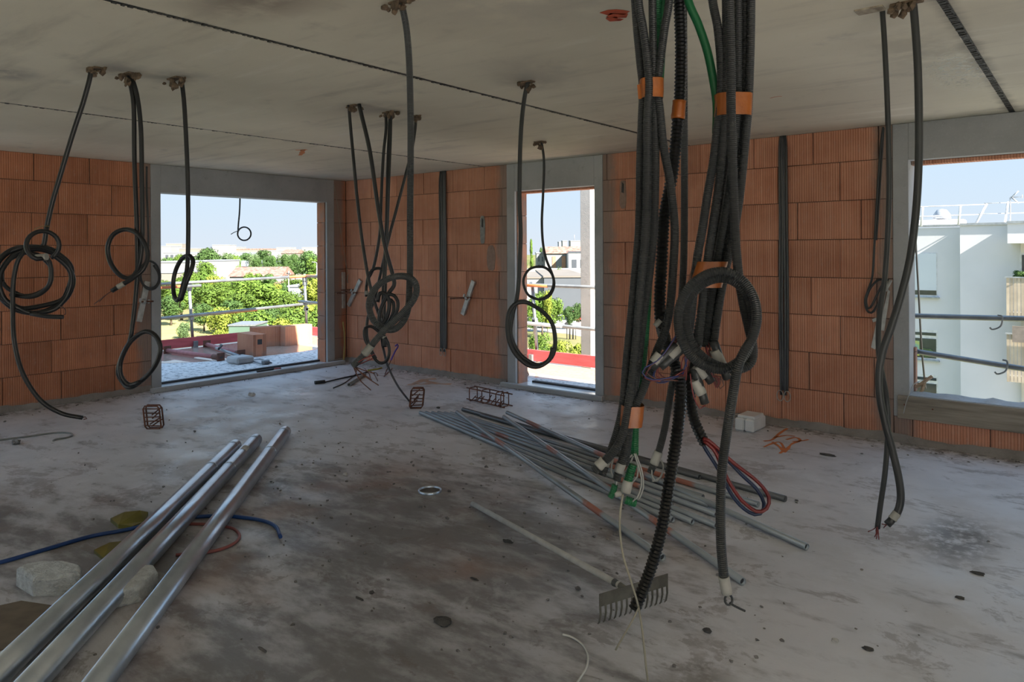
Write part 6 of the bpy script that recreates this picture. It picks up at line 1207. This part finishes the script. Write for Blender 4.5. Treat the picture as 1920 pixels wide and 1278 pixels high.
t = thing('cable_offcut', on_floor(712, 692), 'yellow and green cable offcut on the floor in the far corner', 'cable'); MB().tube(spline(floor_path([(690, 694), (705, 692), (716, 689)], 0.008), 0.02), 0.009, n=8).build('offcut', mat('yellow_plastic', (0.55, 0.50, 0.06), rough=0.5), t)
for i, (a, b_, lb) in enumerate((((683, 690), (695, 711), 'reddish wire nearest the taped conduit end'), ((690, 692), (708, 714), 'reddish wire stretching longest before the corner'), ((742, 684), (720, 705), 'dark reddish wire below the purple rod'), ((700, 698), (708, 704), 'short brownish wire behind the other loose ones'))):
    t = thing('loose_wire', on_floor(*a), lb, 'wire', 'loose wire ends before the far corner'); MB().tube(spline(floor_path([a, ((a[0] + b_[0]) / 2 + 2, (a[1] + b_[1]) / 2 - 2), b_], 0.004), 0.02), 0.0045, n=5).build('wire', [WIRE_RED, WIRE_BROWN][i % 2], t)
t = thing('string', on_floor(1095, 1235), 'short white cord curling on the floor at the bottom edge', 'cord'); MB().tube(spline(floor_path([(1055, 1189), (1072, 1194), (1092, 1208), (1102, 1228), (1100, 1250), (1088, 1270), (1075, 1290)], 0.004), 0.01), 0.004, n=7).build('string', mat('white_cord', (0.72, 0.72, 0.68), rough=0.6), t)
# sprayed orange marks (flat paint)
PAINT = mat('orange_spray_paint', (0.75, 0.22, 0.06), (0.55, 0.2, 0.09), rough=0.8, scale=25)
PAINT2 = mat('faded_orange_paint', (0.66, 0.40, 0.28), (0.56, 0.46, 0.40), rough=0.85, scale=12)
def paint(pts, wd, z, m, label, surf):
    t = thing('paint_mark', surf(*pts[0][0]), label, 'paint mark', 'sprayed orange marks')
    for st in pts:
        Q = spline([surf(*p) for p in st], 0.02); mb = MB(); V_ = []
        for i, p in enumerate(Q):
            tv = (Q[min(i + 1, len(Q) - 1)] - Q[max(i - 1, 0)]); tv.z = 0; tv.normalize(); sd = Vector((-tv.y, tv.x, 0)) * wd * (0.75 + 0.5 * mnoise.noise(p * 9)); V_ += [p + sd + Vector((0, 0, z)), p - sd + Vector((0, 0, z))]
        mb.add(V_, [(2 * i, 2 * i + 1, 2 * i + 3, 2 * i + 2) for i in range(len(Q) - 1)]); mb.build('stroke', m, t)
paint([[(1476, 803), (1462, 812), (1448, 824), (1432, 827)], [(1432, 838), (1446, 832), (1462, 829), (1470, 842), (1462, 850)], [(1448, 828), (1462, 838), (1470, 847)], [(1474, 824), (1492, 820), (1500, 826), (1485, 832), (1476, 842), (1470, 848)], [(1486, 828), (1505, 826), (1516, 824)], [(1452, 820), (1475, 816), (1490, 818)]], 0.016, 0.0012, PAINT, 'orange sprayed scribble on the floor beside the white box', on_floor)
paint([[(768, 722), (785, 716), (800, 711), (818, 710)], [(775, 719), (795, 720), (815, 716)], [(790, 713), (806, 716), (822, 719), (846, 720)]], 0.055, 0.0012, PAINT2, 'faint orange sprayed mark on the floor before the brick wall', on_floor)
ODark = mat('orange_red_paint', (0.62, 0.08, 0.02), (0.4, 0.05, 0.015), rough=0.6, scale=20)
paint([[(1132, 26), (1150, 21), (1176, 24)], [(1140, 28), (1158, 29), (1176, 29)], [(1146, 32), (1152, 38), (1160, 34)]], 0.032, -0.0012, ODark, 'red-orange sprayed blot on the ceiling near the top edge', on_ceiling)
paint([[(554, 281), (565, 281), (575, 280)], [(568, 281), (566, 287), (562, 291)]], 0.03, -0.0012, PAINT, 'small orange sprayed mark on the ceiling before the wide opening', on_ceiling)
paint([[(1444, 184), (1455, 181), (1466, 180)]], 0.006, -0.0012, ODark, 'thin reddish line on the ceiling above the long wall', on_ceiling)
# stones and chips
STONE = mat('mortar_chip', (0.27, 0.25, 0.235), (0.17, 0.155, 0.145), rough=0.9, scale=20, bump=0.6, rand=0.25)
STONE_D = mat('dark_chip', (0.10, 0.095, 0.09), (0.06, 0.055, 0.05), rough=0.9, scale=20, bump=0.6); STONE_P = mat('pale_chip', (0.62, 0.60, 0.57), (0.45, 0.43, 0.4), rough=0.9, scale=20)
chips = [((832, 1168), (0.045, 0.030, 0.012), 'flat grey mortar chip alone on the near floor'), ((952, 1016), (0.030, 0.014, 0.008), 'dark flat chip beside the rake handle'), ((30, 832), (0.05, 0.03, 0.025), 'small stone beside the cable hook at the left edge'), ((472, 741), (0.05, 0.03, 0.02), 'pale crumb on the floor before the wide opening'), ((1833, 1076), (0.030, 0.014, 0.008), 'brown chip on the floor at the right'), ((1566, 1202), (0.014, 0.010, 0.007), 'small pale pebble near the bottom right'), ((1158, 1003), (0.022, 0.018, 0.014), 'small stone under the near crossing pipe'), ((822, 935 - 170), (0.02, 0.015, 0.01), 'small dark crumb beside the flat pipe bundle'), ((725, 870), (0.020, 0.012, 0.006), 'pale flake left of the metal ring, nearest of two'), ((647, 890), (0.022, 0.012, 0.008), 'pale flake left of the metal ring, farthest of two'), ((884, 870), (0.018, 0.012, 0.006), 'light flake between the ring and the pipe pile'), ((890, 1086), (0.028, 0.006, 0.005), 'dark splinter lying near the rake handle'), ((674, 1123), (0.026, 0.005, 0.005), 'pale splinter left of the flat chip'), ((697, 1112), (0.012, 0.01, 0.008), 'dark crumb beside the pale splinter'), ((1552, 854), (0.06, 0.012, 0.01), 'dark stick on the floor near the orange scribble'), ((1326, 1184), (0.018, 0.014, 0.01), 'brownish stone near the bottom edge below the looped conduit'), ((492, 1218), (0.03, 0.005, 0.004), 'thin twig right of the ducts near the bottom edge'), ((1628, 1218), (0.02, 0.012, 0.008), 'dark chip beside the pale pebble'), ((1800, 1122), (0.02, 0.01, 0.007), 'small dark chip near the right edge')]
for i, (p, s, lb) in enumerate(chips):
    c = on_floor(*p); o = MB().rock(c + Vector((0, 0, s[2] * 0.6)), s, i, sub=2, rough=0.5).build('stone_chip', STONE_D if ('dark' in lb or 'flat' in lb or 'brown' in lb) else (STONE_P if 'pale' in lb or 'light' in lb else STONE)); o.rotation_euler.z = 0; tag(o, lb, 'chip', 'chips lying on the floor')
rn = random.Random(8); mb = MB()
for i in range(760):                                    # grit
    if i < 420: x, y = rn.gauss(4.9, 1.3), rn.gauss(-3.3, 0.9)
    elif i < 640: x, y = rn.uniform(0.1, 8), -abs(rn.gauss(0, 0.12)) - 0.04
    elif i < 760: x, y = abs(rn.gauss(0, 0.18)) + 0.06, rn.uniform(-4.8, -0.1)
    else: x, y = rn.uniform(1, 8), rn.uniform(-5.2, -0.5)
    if x < 0.05 or y > -0.04: continue
    s = rn.uniform(0.003, 0.010) * (1.6 if rn.random() < 0.1 else 1); mb.rock((x, y, s * 0.4), (s, s * rn.uniform(0.5, 1), s * 0.6), i, sub=0, rough=0.9)
tag(mb.build('floor_grit', STONE), 'scattered mortar crumbs and grit over the concrete floor', 'grit', kind='stuff')
